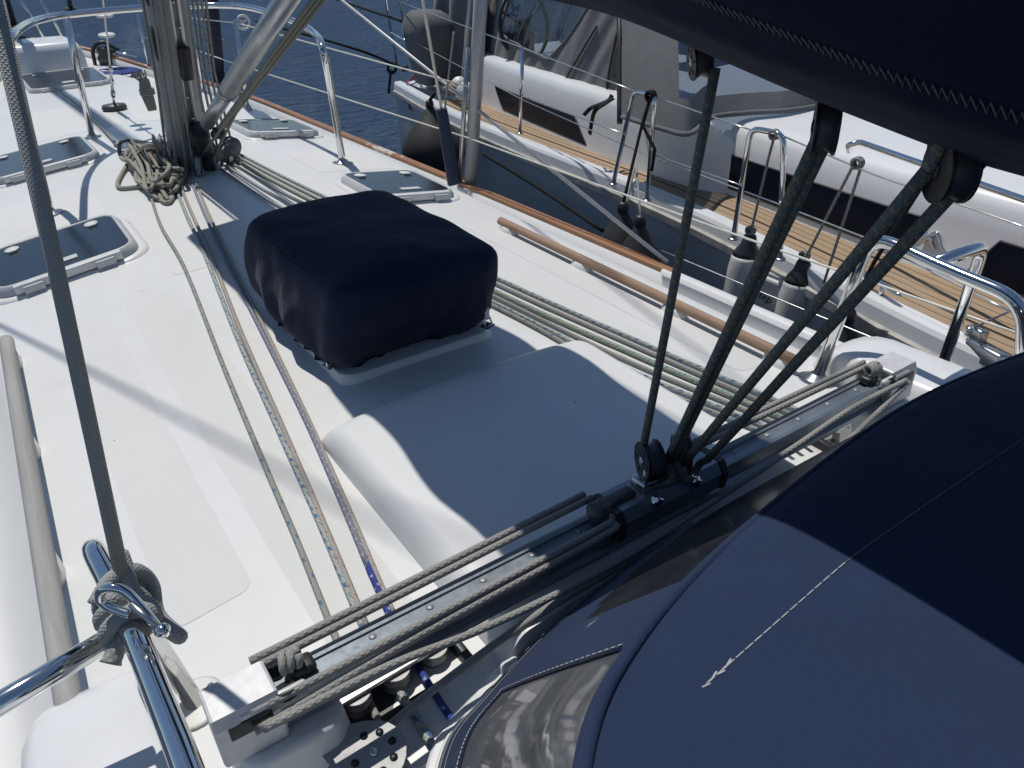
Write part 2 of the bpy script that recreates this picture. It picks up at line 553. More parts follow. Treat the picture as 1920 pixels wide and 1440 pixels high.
def mesh_from(mb, name, mat):
    me = bpy.data.meshes.new(name)
    me.from_pydata([tuple(v) for v in mb.v], [], mb.f)
    me.materials.append(mat)
    me.polygons.foreach_set('use_smooth', mb.sm)
    if any(u is not None for u in mb.uv):
        lay = me.uv_layers.new(name='UVMap')
        for p, u in zip(me.polygons, mb.uv):
            if u:
                for li, c in zip(p.loop_indices, u):
                    lay.data[li].uv = c
    me.validate()
    if getattr(mb, 'sharp', None):
        me.set_sharp_from_angle(angle=math.radians(mb.sharp))
    return me

def tagit(o, label=None, cat=None, group=None, kind=None):
    if label:
        o['label'] = label
    if cat:
        o['category'] = cat
    if group:
        o['group'] = group
    if kind:
        o['kind'] = kind
    return o

def root(name, label, cat, loc, group=None):
    o = bpy.data.objects.new(name, None)
    o.empty_display_size = 0.05
    COL.objects.link(o)
    o.location = loc
    BASE[o] = Vector(loc)
    return tagit(o, label, cat, group)

def part(mb, name, mat, parent, label=None, kind=None):
    base = BASE[parent]
    mb.v = [Vector(v) - base for v in mb.v]
    o = bpy.data.objects.new(name, mesh_from(mb, name, mat))
    COL.objects.link(o)
    o.parent = parent
    BASE[o] = base
    return tagit(o, label, None, None, kind)

def thing(mb, name, mat, label, cat, loc=None, group=None):
    """a top-level object made of one mesh"""
    if loc is None:
        n = len(mb.v)
        loc = (sum(v[0] for v in mb.v) / n, sum(v[1] for v in mb.v) / n, min(v[2] for v in mb.v))
    loc = Vector(loc)
    mb.v = [Vector(v) - loc for v in mb.v]
    o = bpy.data.objects.new(name, mesh_from(mb, name, mat))
    COL.objects.link(o)
    o.location = loc
    BASE[o] = loc
    return tagit(o, label, cat, group)

def struct(mb, name, mat, parent=None):
    o = bpy.data.objects.new(name, mesh_from(mb, name, mat))
    COL.objects.link(o)
    BASE[o] = Vector((0, 0, 0))
    if parent:
        o.parent = parent
    else:
        o['kind'] = 'structure'
    return o

def copy_tree(o, parent=None):
    c = o.copy()
    COL.objects.link(c)
    BASE[c] = BASE[o]
    c.parent = parent
    for ch in [x for x in BASE if x.parent == o]:
        copy_tree(ch, c)
    return c

def spl(pts, n=8):
    """Catmull-Rom through pts"""
    P = [Vector(p) for p in pts]
    if len(P) < 3:
        return [P[0].lerp(P[1], i / n) for i in range(n + 1)]
    out = []
    for i in range(len(P) - 1):
        p0 = P[i - 1] if i else P[0] * 2 - P[1]
        p1, p2 = P[i], P[i + 1]
        p3 = P[i + 2] if i + 2 < len(P) else P[-1] * 2 - P[-2]
        for k in range(n):
            t = k / n
            out.append(0.5 * ((2 * p1) + (p2 - p0) * t + (2 * p0 - 5 * p1 + 4 * p2 - p3) * t * t + (3 * p1 - p0 - 3 * p2 + p3) * t ** 3))
    out.append(P[-1])
    return out

def rounded(pts, r, n=6):
    """polyline with its corners rounded to radius r"""
    P = [Vector(p) for p in pts]
    out = [P[0]]
    for i in range(1, len(P) - 1):
        a, b, c = P[i - 1], P[i], P[i + 1]
        da, dc = (a - b), (c - b)
        d = min(r, da.length * 0.48, dc.length * 0.48)
        s, e = b + da.normalized() * d, b + dc.normalized() * d
        for k in range(n + 1):
            t = k / n
            out.append(s * (1 - t) ** 2 + b * 2 * t * (1 - t) + e * t * t)
    out.append(P[-1])
    return out

def lin(pts, n):
    P = [Vector(p) for p in pts]
    out = []
    for a, b in zip(P, P[1:]):
        for k in range(n):
            out.append(a.lerp(b, k / n))
    out.append(P[-1])
    return out

def rrect(x0, x1, y0, y1, r, n=5):
    out = []
    for cx, cy, a0 in ((x1 - r, y1 - r, 0), (x0 + r, y1 - r, 90), (x0 + r, y0 + r, 180), (x1 - r, y0 + r, 270)):
        for k in range(n + 1):
            a = math.radians(a0 + 90 * k / n)
            out.append((cx + r * math.cos(a), cy + r * math.sin(a)))
    return out

def frame_at(origin, xdir, zdir):
    z = Vector(zdir).normalized()
    x = Vector(xdir)
    x = (x - z * x.dot(z)).normalized()
    y = z.cross(x)
    m = Matrix((x, y, z)).transposed().to_4x4()
    m.translation = Vector(origin)
    return m

def text_mesh(s, size, mat4, extrude=0.0006, shear=0.0):
    cu = bpy.data.curves.new('lettering', 'FONT')
    cu.body = s
    cu.size = size
    cu.extrude = extrude
    cu.shear = shear
    cu.align_x = 'CENTER'
    ob = bpy.data.objects.new('lettering', cu)
    COL.objects.link(ob)
    dg = bpy.context.evaluated_depsgraph_get()
    me = ob.evaluated_get(dg).to_mesh()
    mb = MB()
    mb.v = [mat4 @ v.co for v in me.vertices]
    for p in me.polygons:
        mb.face(list(p.vertices))
    bpy.data.objects.remove(ob)
    bpy.data.curves.remove(cu)
    return mb

def rope(name, pts, r, mat, label, cat='rope', group=None, seg=8):
    return thing(MB().tube(pts, r, seg), name, M[mat], label, cat, None, group)

# ================================================================== THE SETTING
# <deckfn>
def _tab(t, y):
    if y <= t[0][0]:
        return t[0][1]
    for (a, va), (b, vb) in zip(t, t[1:]):
        if y <= b:
            return va + (vb - va) * (y - a) / (b - a)
    return t[-1][1]

def _sm(t, y):
    return sum(_tab(t, y + d) for d in (-0.36, -0.18, 0.0, 0.18, 0.36)) / 5.0

T_ZC = [(-3, -0.075), (1, -0.06), (4.15, 0.0), (6.4, -0.02), (8.5, -0.05), (9.6, 0.03), (11, 0.12)]
T_XB = [(-3, 1.34), (1.4, 1.365), (2.2, 1.385), (3.71, 1.395), (5.4, 1.296), (6.86, 1.16), (7.5, 1.02), (8.57, 0.72), (8.94, 0.635), (9.5, 0.43), (10.1, 0.18), (10.6, 0.0)]
T_ZT = [(-3, -0.25), (3.7, -0.25), (5.4, -0.20), (6.86, -0.13), (7.5, -0.08), (8.57, -0.02), (8.94, 0.01), (9.5, 0.08), (10.1, 0.14), (10.6, 0.19)]

def zcen(y):
    return _sm(T_ZC, y)

def xbeam(y):
    return max(0.0, _sm(T_XB, y))

def ztoe(y):
    return _sm(T_ZT, y)

def zdeck(x, y):
    ax = abs(x)
    xb = xbeam(y)
    sd = ztoe(y) - 0.085
    xs = max(0.0, min(1.02, xb - 0.34))
    cam_z = zcen(y) - 0.09 * ax * ax
    if ax <= xs:
        return cam_z
    t = min(1.0, (ax - xs) / 0.17)
    t = t * t * (3 - 2 * t)
    return cam_z * (1 - t) + sd * t
# </deckfn>

def K3(x, y, h=0.0):
    return Vector((x, y, zdeck(x, y) + h))

# water: one sheet to the horizon
mb = MB()
mb.grid([[(-3000, -3000, -1.62), (3000, -3000, -1.62)], [(-3000, 3000, -1.62), (3000, 3000, -1.62)]], False)
struct(mb, 'water', M['water'])

# deck of the yacht the camera stands on
ys = [-2.2 + 0.06 * i for i in range(int((10.5 + 2.2) / 0.06) + 1)]
us = [i / 60.0 for i in range(-60, 61)]
mb = MB()
mb.grid([[(u * max(0.01, xbeam(y) - 0.05), y, zdeck(u * max(0.01, xbeam(y) - 0.05), y)) for u in us] for y in ys])
deck = struct(mb, 'deck', M['gel'])

# topsides and bulwark of our own hull
for sgn in (-1, 1):
    mb = MB()
    rows = []
    for y in ys:
        xb, zt = xbeam(y), ztoe(y)
        rows.append([(sgn * max(0, xb - 0.052), y, zt - 0.09), (sgn * max(0, xb - 0.05), y, zt - 0.024), (sgn * max(0, xb - 0.002), y, zt - 0.024),
                     (sgn * max(0, xb - 0.002), y, zt - 0.10), (sgn * max(0, xb - 0.02), y, zt - 0.5), (sgn * max(0, xb * 0.93 - 0.02), y, -1.75)])
    mb.grid(rows, True, sgn > 0)
    struct(mb, 'hull_side', M['gel2'], deck)
    mb = MB()
    rows = []
    for y in [q for q in ys if q > 2.1]:
        xb, zt = xbeam(y), ztoe(y)
        a, b = max(0.0, xb - 0.040), max(0.012, xb + 0.006)
        sec = [(a, zt - 0.022), (a, zt - 0.004), (a + 0.006, zt), (b - 0.006, zt), (b, zt - 0.004), (b, zt - 0.022)]
        rows.append([(sgn * p, y, q) for p, q in sec])
    mb.grid(rows, False, sgn > 0, wrap=True)
    struct(mb, 'teak_toe_rail', M['teak_rail'], deck)
    mb = MB()
    rows = []
    for y in [q for q in ys if q < 2.2]:
        xb, zt = xbeam(y), ztoe(y)
        sec = [(xb - 0.055, zt - 0.024), (xb - 0.05, zt - 0.008), (xb - 0.04, zt - 0.003), (xb - 0.012, zt - 0.003), (xb - 0.002, zt - 0.010), (xb, zt - 0.024)]
        rows.append([(sgn * p, y, q) for p, q in sec])
    mb.grid(rows, True, sgn > 0)
    struct(mb, 'gunwale_cap', M['gel2'], deck)

def deck_panel(x0, x1, y0, y1, r=0.03, h=0.0007, zf=None, parent=deck):
    """a raised non-skid field moulded into the deck"""
    mb = MB()
    nx, ny = max(4, int((x1 - x0) / 0.05)), max(4, int((y1 - y0) / 0.05))
    zf = zf or zdeck
    cx, cy = (x0 + x1) / 2, (y0 + y1) / 2
    rows = []
    yv = sorted(set([y0 + (y1 - y0) * j / ny for j in range(1, ny)] + [y0 + r * (1 - math.cos(q * math.pi / 16)) for q in range(9)] + [y1 - r * (1 - math.cos(q * math.pi / 16)) for q in range(9)]))
    for y in yv:
        ins = 0.0
        e = min(y - y0, y1 - y)
        if e < r:
            ins = r - math.sqrt(max(0.0, r * r - (r - e) ** 2))
        rows.append([(x0 + ins + (x1 - x0 - 2 * ins) * i / nx, y, zf(x0 + ins + (x1 - x0 - 2 * ins) * i / nx, y) + h) for i in range(nx + 1)])
    mb.grid(rows)
    return struct(mb, 'non_skid_panel', M['skid'], parent)

for s in (-1, 1):
    for a, b, y0, y1 in ((0.47, 0.64, 0.95, 2.76), (0.70, 0.86, 1.22, 2.76), (0.22, 0.44, 2.86, 3.75), (0.50, 0.93, 3.80, 4.34)):
        xa, xb_ = (a, b) if s > 0 else (-b, -a)
        deck_panel(xa, xb_, y0, y1)
deck_panel(-0.62, -0.05, 5.75, 6.9, 0.06)
deck_panel(0.05, 0.62, 5.75, 6.9, 0.06)
deck_panel(0.2, 0.95, 5.02, 5.6, 0.06)

# hood over the sliding companionway hatch, moulded in one with the deck
def hood_z(x, y):
    ax = abs(x + 0.02)
    top = zcen(y) + 0.082 - 0.16 * ax * ax
    return top

mb = MB()
HX0, HX1, HY0, HY1 = -0.418, 0.385, 0.74, 1.565
rows = []
prof = [(0.0, 0.0), (0.004, 0.35), (0.012, 0.7), (0.03, 0.92), (0.06, 1.0)]
def hood_pt(x, y):
    ex = min(x - HX0, HX1 - x)
    ey = min(HY1 - y + 0.02 * 0, 9)
    def fall(e, w):
        t = max(0.0, min(1.0, e / w))
        return math.sqrt(max(0.0, 1 - (1 - t) ** 2))
    k = min(1.0, fall(ex, 0.045)) * min(1.0, fall(ey, 0.11))
    zd = zdeck(x, y)
    return (x, y, zd - 0.004 + (hood_z(x, y) - zd) * k)
xs_ = sorted(set([HX0 + 0.045 * (i / 8) ** 2 for i in range(9)] + [HX1 - 0.045 * (i / 8) ** 2 for i in range(9)] + [HX0 + 0.045 + (HX1 - HX0 - 0.09) * i / 24 for i in range(25)]))
ysd = sorted(set([HY1 - 0.11 * (i / 10) ** 2 for i in range(11)] + [HY0 + (HY1 - 0.11 - HY0) * i / 20 for i in range(21)]))
mb.grid([[hood_pt(x, y) for x in xs_] for y in ysd])
# aft end wall
b0 = len(mb.v)
mb.grid([[hood_pt(x, HY0) for x in xs_], [(x, HY0 - 0.004, zdeck(x, HY0) - 0.03) for x in xs_]])
hood = struct(mb, 'companionway_hood', M['gel'], deck)
# raised frame round the companionway, behind the hood
for lo, hi in (((-0.44, 0.70, -0.16), (-0.405, 0.735, -0.03)), ((0.37, 0.70, -0.16), (0.405, 0.735, -0.03)), ((-0.50, 0.62, -0.14), (-0.455, 0.70, -0.05))):
    struct(MB().rbox(lo, hi, 0.008), 'companionway_frame', M['gel2'], deck)

# cockpit coamings either side
def coaming(s):
    mb = MB()
    rows = []
    x_in, x_out = 0.90, 1.13
    for i in range(26):
        t = i / 25
        y = 1.16 - 2.6 * t * t
        k = min(1.0, (1.16 - y) / 0.16)
        k = math.sqrt(max(0.0, 1 - (1 - k) ** 2))
        cx = (x_in + x_out) / 2
        hw = (x_out - x_in) / 2 * (0.45 + 0.55 * k)
        zt = -0.145 + 0.115 * k
        sec = []
        for j in range(13):
            a = math.pi * j / 12
            c, sn = math.cos(a), math.sin(a)
            ex = math.copysign(abs(c) ** 0.35, c)
            ez = abs(sn) ** 0.35
            zb = -0.30 if c > 0 else zdeck(x_in, y) - 0.03
            sec.append((s * (cx + hw * ex), y, zb + (zt - zb) * ez))
        rows.append(sec)
    mb.grid(rows, True, s > 0)
    struct(mb, 'cockpit_coaming', M['gel2'], deck)
coaming(1)
coaming(-1)

# moulded feet that carry the mainsheet track
def pedestal(cx, hw, y0, y1):
    mb = MB()
    rows = []
    for i, (k, zt) in enumerate(((1.35, -0.165), (1.15, -0.14), (1.05, -0.10), (0.93, 0.0), (0.90, 0.012), (0.80, 0.016))):
        o = rrect(cx - hw * k, cx + hw * k, (y0 + y1) / 2 - (y1 - y0) / 2 * k, (y0 + y1) / 2 + (y1 - y0) / 2 * k, min(hw, (y1 - y0) / 2) * 0.55, 6)
        rows.append([(p[0], p[1], zt) for p in o])
    mb.grid(rows, True, False, wrap=True)
    mb.face([len(mb.v) - len(rows[0]) + i for i in range(len(rows[0]))])
    struct(mb, 'track_pedestal', M['gel'], deck)
pedestal(-0.765, 0.085, 0.745, 0.885)
pedestal(0.690, 0.075, 0.745, 0.875)

# moulded plinth under the covered box
mb = MB()
rows = []
for k, zt in ((1.06, -0.045), (1.03, -0.025), (1.0, -0.008), (0.985, 0.0)):
    o = rrect(-0.02 - 0.245 * k, -0.02 + 0.245 * k, 2.04 - 0.285 * k, 2.04 + 0.285 * k, 0.05, 6)
    rows.append([(p[0], p[1], zt + zcen(p[1]) * 0.6) for p in o])
mb.grid(rows, True, False, wrap=True)
mb.face([len(mb.v) - len(rows[0]) + i for i in range(len(rows[0]))])
struct(mb, 'hatch_plinth', M['gel'], deck)

# ================================================================== THINGS ON OUR DECK
def deck_normal(x, y):
    e = 0.03
    return Vector((-(zdeck(x + e, y) - zdeck(x - e, y)) / (2 * e), -(zdeck(x, y + e) - zdeck(x, y - e)) / (2 * e), 1)).normalized()

# ---- deck hatches
def make_hatch(cx, cy, w, d, label, hgt=0.042, rx=0.0, front=-1):
    n = deck_normal(cx, cy)
    o = K3(cx, cy, 0.0)
    r = root('deck_hatch', label, 'hatch', o, 'smoked deck hatches in white frames')
    Fm = frame_at(o, (1, 0, 0), n)
    rc = min(w, d) * 0.17
    # low surround moulded into the deck
    mb = MB()
    rows = []
    for k, z in ((0.035, -0.006), (0.03, 0.003), (0.012, 0.006), (0.0, 0.006)):
        rows.append([Fm @ Vector((p[0], p[1], z)) for p in rrect(-w / 2 - k, w / 2 + k, -d / 2 - k, d / 2 + k, rc + k, 6)])
    mb.grid(rows, True, False, wrap=True)
    part(mb, 'hatch_base', M['gel'], r)
    mb = MB()
    rows = []
    for k, z in ((0.0, 0.004), (0.0, 0.02), (-0.012, hgt - 0.006), (-0.016, hgt - 0.001), (-0.021, hgt), (-0.025, hgt - 0.002), (-0.027, hgt - 0.01)):
        rows.append([Fm @ Vector((p[0], p[1], z)) for p in rrect(-w / 2 - k, w / 2 + k, -d / 2 - k, d / 2 + k, max(0.01, rc + k), 6)])
    mb.grid(rows, True, False, wrap=True)
    fr = part(mb, 'hatch_frame', M['grey_plastic'], r)
    mb = MB()
    mb.prism(rrect(-w / 2 + 0.0265, w / 2 - 0.0265, -d / 2 + 0.0265, d / 2 - 0.0265, rc - 0.02, 6), hgt - 0.02, hgt - 0.0035, Fm)
    pane = part(mb, 'hatch_pane', M['acrylic'], r)
    # white front bar with two catches
    yf = front * d / 2
    mb = MB()
    mb.rbox((-w * 0.36, min(yf, yf + 0.020 * front), 0.012), (w * 0.36, max(yf, yf + 0.020 * front) + 0.008, hgt + 0.002), 0.004, Fm)
    part(mb, 'front_bar', M['white_plastic'], r)
    for sx in (-1, 1):
        mb = MB()
        mb.rbox((sx * w * 0.24 - 0.035, yf + front * 0.026 - 0.008, 0.008), (sx * w * 0.24 + 0.035, yf + front * 0.026 + 0.006, hgt - 0.006), 0.003, Fm)
        part(mb, 'hinge', M['grey_plastic'], fr)
        mb = MB()
        hx, hy = sx * w * 0.29, d * 0.32 * (-front)
        mb.lathe([(0.0, 0), (0.026, 0), (0.029, 0.003), (0.027, 0.007), (0.0, 0.009)], Fm @ Vector((hx, hy, hgt - 0.0045)), n, 16)
        mb.rbox((hx - 0.018, hy - 0.036, hgt - 0.004), (hx + 0.018, hy - 0.012, hgt + 0.006), 0.003, Fm)
        part(mb, 'handle', M['white_plastic'], pane)
    mb = MB()
    mb.rbox((-0.05, -d * 0.34 if front < 0 else d * 0.26, hgt - 0.0045), (0.05, -d * 0.26 if front < 0 else d * 0.34, hgt + 0.001), 0.002, Fm)
    part(mb, 'vent_plate', M['grey_plastic'], pane)
    return r
make_hatch(-0.745, 3.42, 0.53, 0.50, 'largest smoked hatch in the left corner, nearest the port handrail')
make_hatch(-0.625, 5.13, 0.57, 0.62, 'smoked deck hatch behind the bent stainless tube, left of the coiled rope')
make_hatch(0.715, 3.37, 0.42, 0.47, 'smoked hatch just beyond the navy box cover, beside the grey post')
make_hatch(0.68, 5.02, 0.45, 0.52, 'smoked hatch right behind the mast foot, near the teak toe rail')
make_hatch(-0.075, 8.35, 0.66, 0.95, 'farthest smoked hatch, in front of the white box at the bow')

# ---- handrails
def handrail(a, b, rad, mat, label, feet):
    a, b = Vector(a), Vector(b)
    r = root('handrail', label, 'handrail', (a + b) / 2 - Vector((0, 0, 0.05)))
    path = [a.lerp(b, i / 14) for i in range(15)]
    mb = MB().tube(path, rad, 14)
    part(mb, 'rail', M[mat], r)
    for t in feet:
        p = a.lerp(b, t)
        g = K3(p.x, p.y, -0.006)
        mb = MB()
        rows = []
        for k, z in ((1.35, g.z), (1.12, g.z + 0.006), (1.0, g.z + 0.016), (0.8, p.z - 0.008)):
            rows.append([(p.x + 0.024 * k * math.cos(q * math.pi / 8), p.y + 0.055 * k * math.sin(q * math.pi / 8), z) for q in range(16)])
        mb.grid(rows, True, False, wrap=True)
        mb.face([len(mb.v) - 16 + i for i in range(16)])
        part(mb, 'rail_foot', M['gel'], r)
    return r
handrail((-1.0, 2.70, -0.062), (-1.045, 1.02, -0.082), 0.021, 'teak_grey', 'weathered grey wooden handrail along the left edge', (0.04, 0.37, 0.68, 0.97))
handrail((0.845, 2.66, -0.060), (0.852, 1.145, -0.085), 0.0172, 'teak_hand', 'brown bare teak handrail on the starboard cabin edge', (0.04, 0.36, 0.68, 0.96))

# ---- mast
MA, MBt = Vector((0, 4.253, 0.194)), Vector((0, 4.027, 0.784))
mdir = (MBt - MA).normalized()
mfoot = MA - mdir * ((MA.z + 0.01) / mdir.z)
mast = root('mast', 'weathered silver mast standing on the cabin top', 'mast', mfoot)
mtop = mfoot + mdir * 9.0
mf = frame_at(mfoot, (1, 0, 0), mdir)
sec = []
for k in range(40):
    a = 2 * math.pi * k / 40
    c, s = math.cos(a), math.sin(a)
    sec.append((0.088 * math.copysign(abs(c) ** 0.8, c), 0.135 * math.copysign(abs(s) ** 0.85, s)))
mb = MB()
mb.grid([[mf @ Vector((x, y, z)) for x, y in sec] for z in (0.0, 0.4, 0.8, 1.5, 3, 6, 9.0)], True, False, wrap=True)
part(mb, 'mast_tube', M['alu_dark'], mast)
for xa in (-0.026, 0.010):
    part(MB().rbox((xa, -0.16, 0.22), (xa + 0.016, -0.125, 8.8), 0.004, mf), 'sail_track', M['alu'], mast)
mb = MB()
mb.prism([(x * 1.22, y * 1.2) for x, y in sec], -0.004, 0.045, mf, 0.008)
part(mb, 'mast_collar', M['dark_grey'], mast)
part(MB().rbox((-0.035, -0.26, 0.22), (0.055, -0.12, 0.33), 0.02, mf), 'vang_bracket', M['black'], mast)
part(MB().rbox((0.03, -0.20, 0.05), (0.10, -0.10, 0.215), 0.02, mf), 'halyard_box', M['dark_grey'], mast)
for zz in (0.62, 0.86):
    part(MB().rbox((-0.092, -0.09, zz), (-0.078, -0.03, zz + 0.14), 0.008, mf), 'halyard_exit', M['black'], mast)
part(MB().rbox((-0.02, -0.185, 0.56), (0.035, -0.158, 0.72), 0.012, mf), 'sail_slide', M['black'], mast)
for i in range(7):
    mb = MB()
    mb.lathe([(0.0, 0), (0.008, 0), (0.006, 0.004), (0, 0.005)], mf @ Vector((-0.005 + 0.012 * (i % 2), -0.16, 0.25 + 0.11 * i)), mf.to_3x3() @ Vector((0, -1, 0)), 8)
    part(mb, 'rivet', M['steel'], mast)

# halyards running down the mast
hal = [(-0.105, -0.05, 'r_olive', 'olive halyard down the left side of the mast'),
       (-0.085, -0.115, 'r_red', 'reddish halyard down the mast beside the olive one'),
       (-0.055, -0.15, 'r_dark', 'dark halyard down the aft face of the mast'),
       (-0.03, -0.168, 'r_olive', 'olive halyard left of the mast sail track'),
       (0.06, -0.15, 'r_dark', 'dark halyard right of the mast sail track'),
       (0.115, -0.02, 'r_blue', 'leftmost of the blue flecked halyards between mast and dark sleeve'),
       (0.145, 0.02, 'r_grey', 'second blue flecked halyard right of the mast'),
       (0.175, 0.05, 'r_blue', 'third blue flecked halyard right of the mast'),
       (0.205, 0.09, 'r_grey', 'rightmost blue flecked halyard, next to the dark sleeve')]
for i, (x, y, mt, lb) in enumerate(hal):
    top = mf @ Vector((x * 0.9, y, 7.5))
    mid = mf @ Vector((x, y, 0.45))
    bot = mf @ Vector((x * 1.25, y * 1.35 - 0.02, 0.03))
    rope('halyard', lin([bot, mid, top], 6), 0.0065, mt, lb, 'rope', 'halyards at the mast')

# ---- rigid boom vang strut
va, vb = Vector((0.03, 3.897, 0.266)), Vector((0.03, 2.549, 0.84))
vd = (vb - va).normalized()
vang = root('boom_vang', 'silver telescopic vang tube rising from the mast foot to the boom', 'boom vang', va)
ve = va + vd * 1.95
mid = va + vd * 0.52
part(MB().tube([va, mid], 0.031, 20), 'lower_tube', M['alu'], vang)
part(MB().tube([mid, ve], 0.037, 20), 'upper_tube', M['alu'], vang)
part(MB().tube([mid - vd * 0.012, mid + vd * 0.012], 0.040, 20), 'collar', M['steel'], vang)
off = Vector((0.035, -0.045, -0.035))
for i in range(3):
    q = off + Vector((0.014 * i, -0.012 * i, 0))
    part(MB().tube([va + q * 0.8 - vd * 0.05, ve + q], 0.0065, 8), 'purchase_line', M['r_olive'], vang)
part(MB().rbox((-0.028, -0.02, -0.05), (0.028, 0.02, 0.05), 0.012, frame_at(va + off - vd * 0.02, (1, 0, 0), vd)), 'vang_block', M['black'], vang)
rope('vang_tail', [Vector((0.01, 4.161, 0.05)), Vector((0.1, 2.489, 0.838)), Vector((0.1, 2.489, 0.838)) + (Vector((0.1, 2.489, 0.838)) - Vector((0.01, 4.161, 0.05))) * 0.25], 0.0065, 'r_olive', 'thin olive line slanting up beside the silver vang tube')
rope('vang_tail', [Vector((0.072, 4.134, 0.05)), Vector((0.08, 3.257, 0.505)), Vector((0.12, 2.718, 0.764))], 0.006, 'r_olive', 'second olive line crossing the vang down to the right mast blocks')

# ---- turning blocks round the mast foot
def turning_block(p, ang, label):
    p = Vector(p)
    r = root('turning_block', label, 'block', p, 'turning blocks round the mast foot')
    ax = Vector((math.cos(ang), math.sin(ang), 0.12)).normalized()
    c = p + Vector((0, 0, 0.058))
    for s in (-1, 1):
        part(MB().lathe([(0.0, -0.003), (0.050, -0.003), (0.054, 0.0), (0.050, 0.004), (0.0, 0.006)], c + ax * 0.016 * s, ax * s, 22), 'cheek', M['dark_grey'], r)
    part(MB().lathe([(0.044, -0.013), (0.036, 0.0), (0.044, 0.013)], c, ax, 22), 'sheave', M['grey_plastic'], r)
    part(MB().rbox((-0.02, -0.014, 0.0), (0.02, 0.014, 0.05), 0.006, frame_at(p, ax, (0, 0, 1))), 'block_base', M['steel'], r)
turning_block((-0.072, 4.674, -0.005), 3.1, 'turning block on the left of the mast foot, behind the coiled rope')
turning_block((-0.063, 4.505, -0.004), 3.0, 'second turning block from the left at the mast foot')
turning_block((-0.073, 4.258, -0.003), 2.8, 'turning block in front of the mast where the violet line leaves')
turning_block((-0.02, 4.056, -0.004), 2.9, 'turning block with bright rim right of the mast foot, nearest the camera')
turning_block((0.084, 4.123, -0.004), 2.3, 'turning block between the two others right of the mast foot')
turning_block((0.17, 4.193, -0.006), 2.0, 'rightmost turning block at the mast foot, where the starboard lines start')
turning_block((0.227, 4.326, -0.007), 1.9, 'turning block farthest back on the right of the mast foot')

# ---- bent stainless hoop round the mast
def hoop_pts():
    return None
hp = [Vector((-0.71, 4.035, -0.049))] + [Vector(q) for q in [(-0.671, 4.17, 0.33), (-0.652, 4.105, 0.6), (-0.635, 3.989, 0.69), (-0.479, 4.803, 0.685), (-0.266, 5.233, 0.68), (0.189, 5.494, 0.67), (0.604, 5.511, 0.655), (0.739, 5.195, 0.645), (0.74, 4.531, 0.615), (0.71, 4.141, 0.58), (0.629, 3.837, 0.53), (0.685, 3.953, 0.3)]] + [Vector((0.701, 3.973, -0.049))]
hoop = root('mast_hoop', 'bent stainless tube hoop around the front of the mast', 'rail', hp[0])
part(MB().tube(spl(hp, 8), 0.0185, 14), 'hoop_tube', M['chrome'], hoop)
part(MB().tube([Vector((-0.292, 5.509, -0.02)), Vector((-0.27, 5.233, 0.675))], 0.0185, 14), 'leg', M['chrome'], hoop)
for q in ((-0.71, 4.035, -0.049), (-0.292, 5.509, -0.02), (0.701, 3.973, -0.049)):
    part(MB().lathe([(0.0, 0.0), (0.055, 0.0), (0.055, 0.004), (0.03, 0.006), (0.024, 0.02), (0.0, 0.02)], Vector(q), deck_normal(q[0], q[1]), 20), 'base_plate', M['steel'], hoop)
# line and shackles lashed to the hoop
mb = MB()
cpt = Vector((-0.22, 5.375, 0.68))
for i in range(4):
    mb.tube([cpt + Vector((0.012 * i - 0.02, 0, 0)) + Vector((0, math.cos(a), math.sin(a))) * 0.026 for a in [k * math.pi / 5 for k in range(11)]], 0.007, 6)
mb.tube([cpt, cpt + Vector((0.005, -0.02, 0.14))], 0.012, 6)
thing(mb, 'lashing', M['black'], 'black lashing tied round the top of the hoop', 'lashing')

# ---- baby stay with turnbuckle and two white discs
sb, st_ = Vector((0, 6.395, -0.008)), Vector((-0, 5.648, 0.72))
sdv = (st_ - sb).normalized()
stay = root('baby_stay', 'thin wire stay with turnbuckle in front of the mast', 'stay', sb)
part(MB().tube([sb + sdv * 0.12, sb + sdv * 4.2], 0.0055, 8), 'wire', M['wire'], stay)
e1 = sdv.orthogonal().normalized()
mb = MB()
for s in (-1, 1):
    mb.tube([sb + sdv * 0.16 + e1 * 0.012 * s, sb + sdv * 0.42 + e1 * 0.012 * s], 0.0055, 8)
mb.tube([sb + sdv * 0.14, sb + sdv * 0.185], 0.016, 10)
mb.tube([sb + sdv * 0.40, sb + sdv * 0.44], 0.016, 10)
mb.tube([sb + sdv * 0.28, sb + sdv * 0.31], 0.015, 10)
part(mb, 'turnbuckle', M['steel'], stay)
part(MB().tube([sb, sb + sdv * 0.16], 0.009, 8), 'toggle', M['steel'], stay)
part(MB().lathe([(0.0, 0), (0.078, 0.0), (0.086, 0.02), (0.076, 0.038), (0.03, 0.046), (0.0, 0.046)], K3(0, sb.y, 0), deck_normal(0, sb.y), 24), 'deck_boot', M['dark_grey'], stay)
for t in (0.745, 0.915):
    c = sb + sdv * t
    part(MB().lathe([(0.008, -0.005), (0.046, -0.007), (0.052, 0.0), (0.046, 0.007), (0.008, 0.005)], c, (0, -0.12, 1), 24), 'stop_disc', M['white_plastic'], stay)

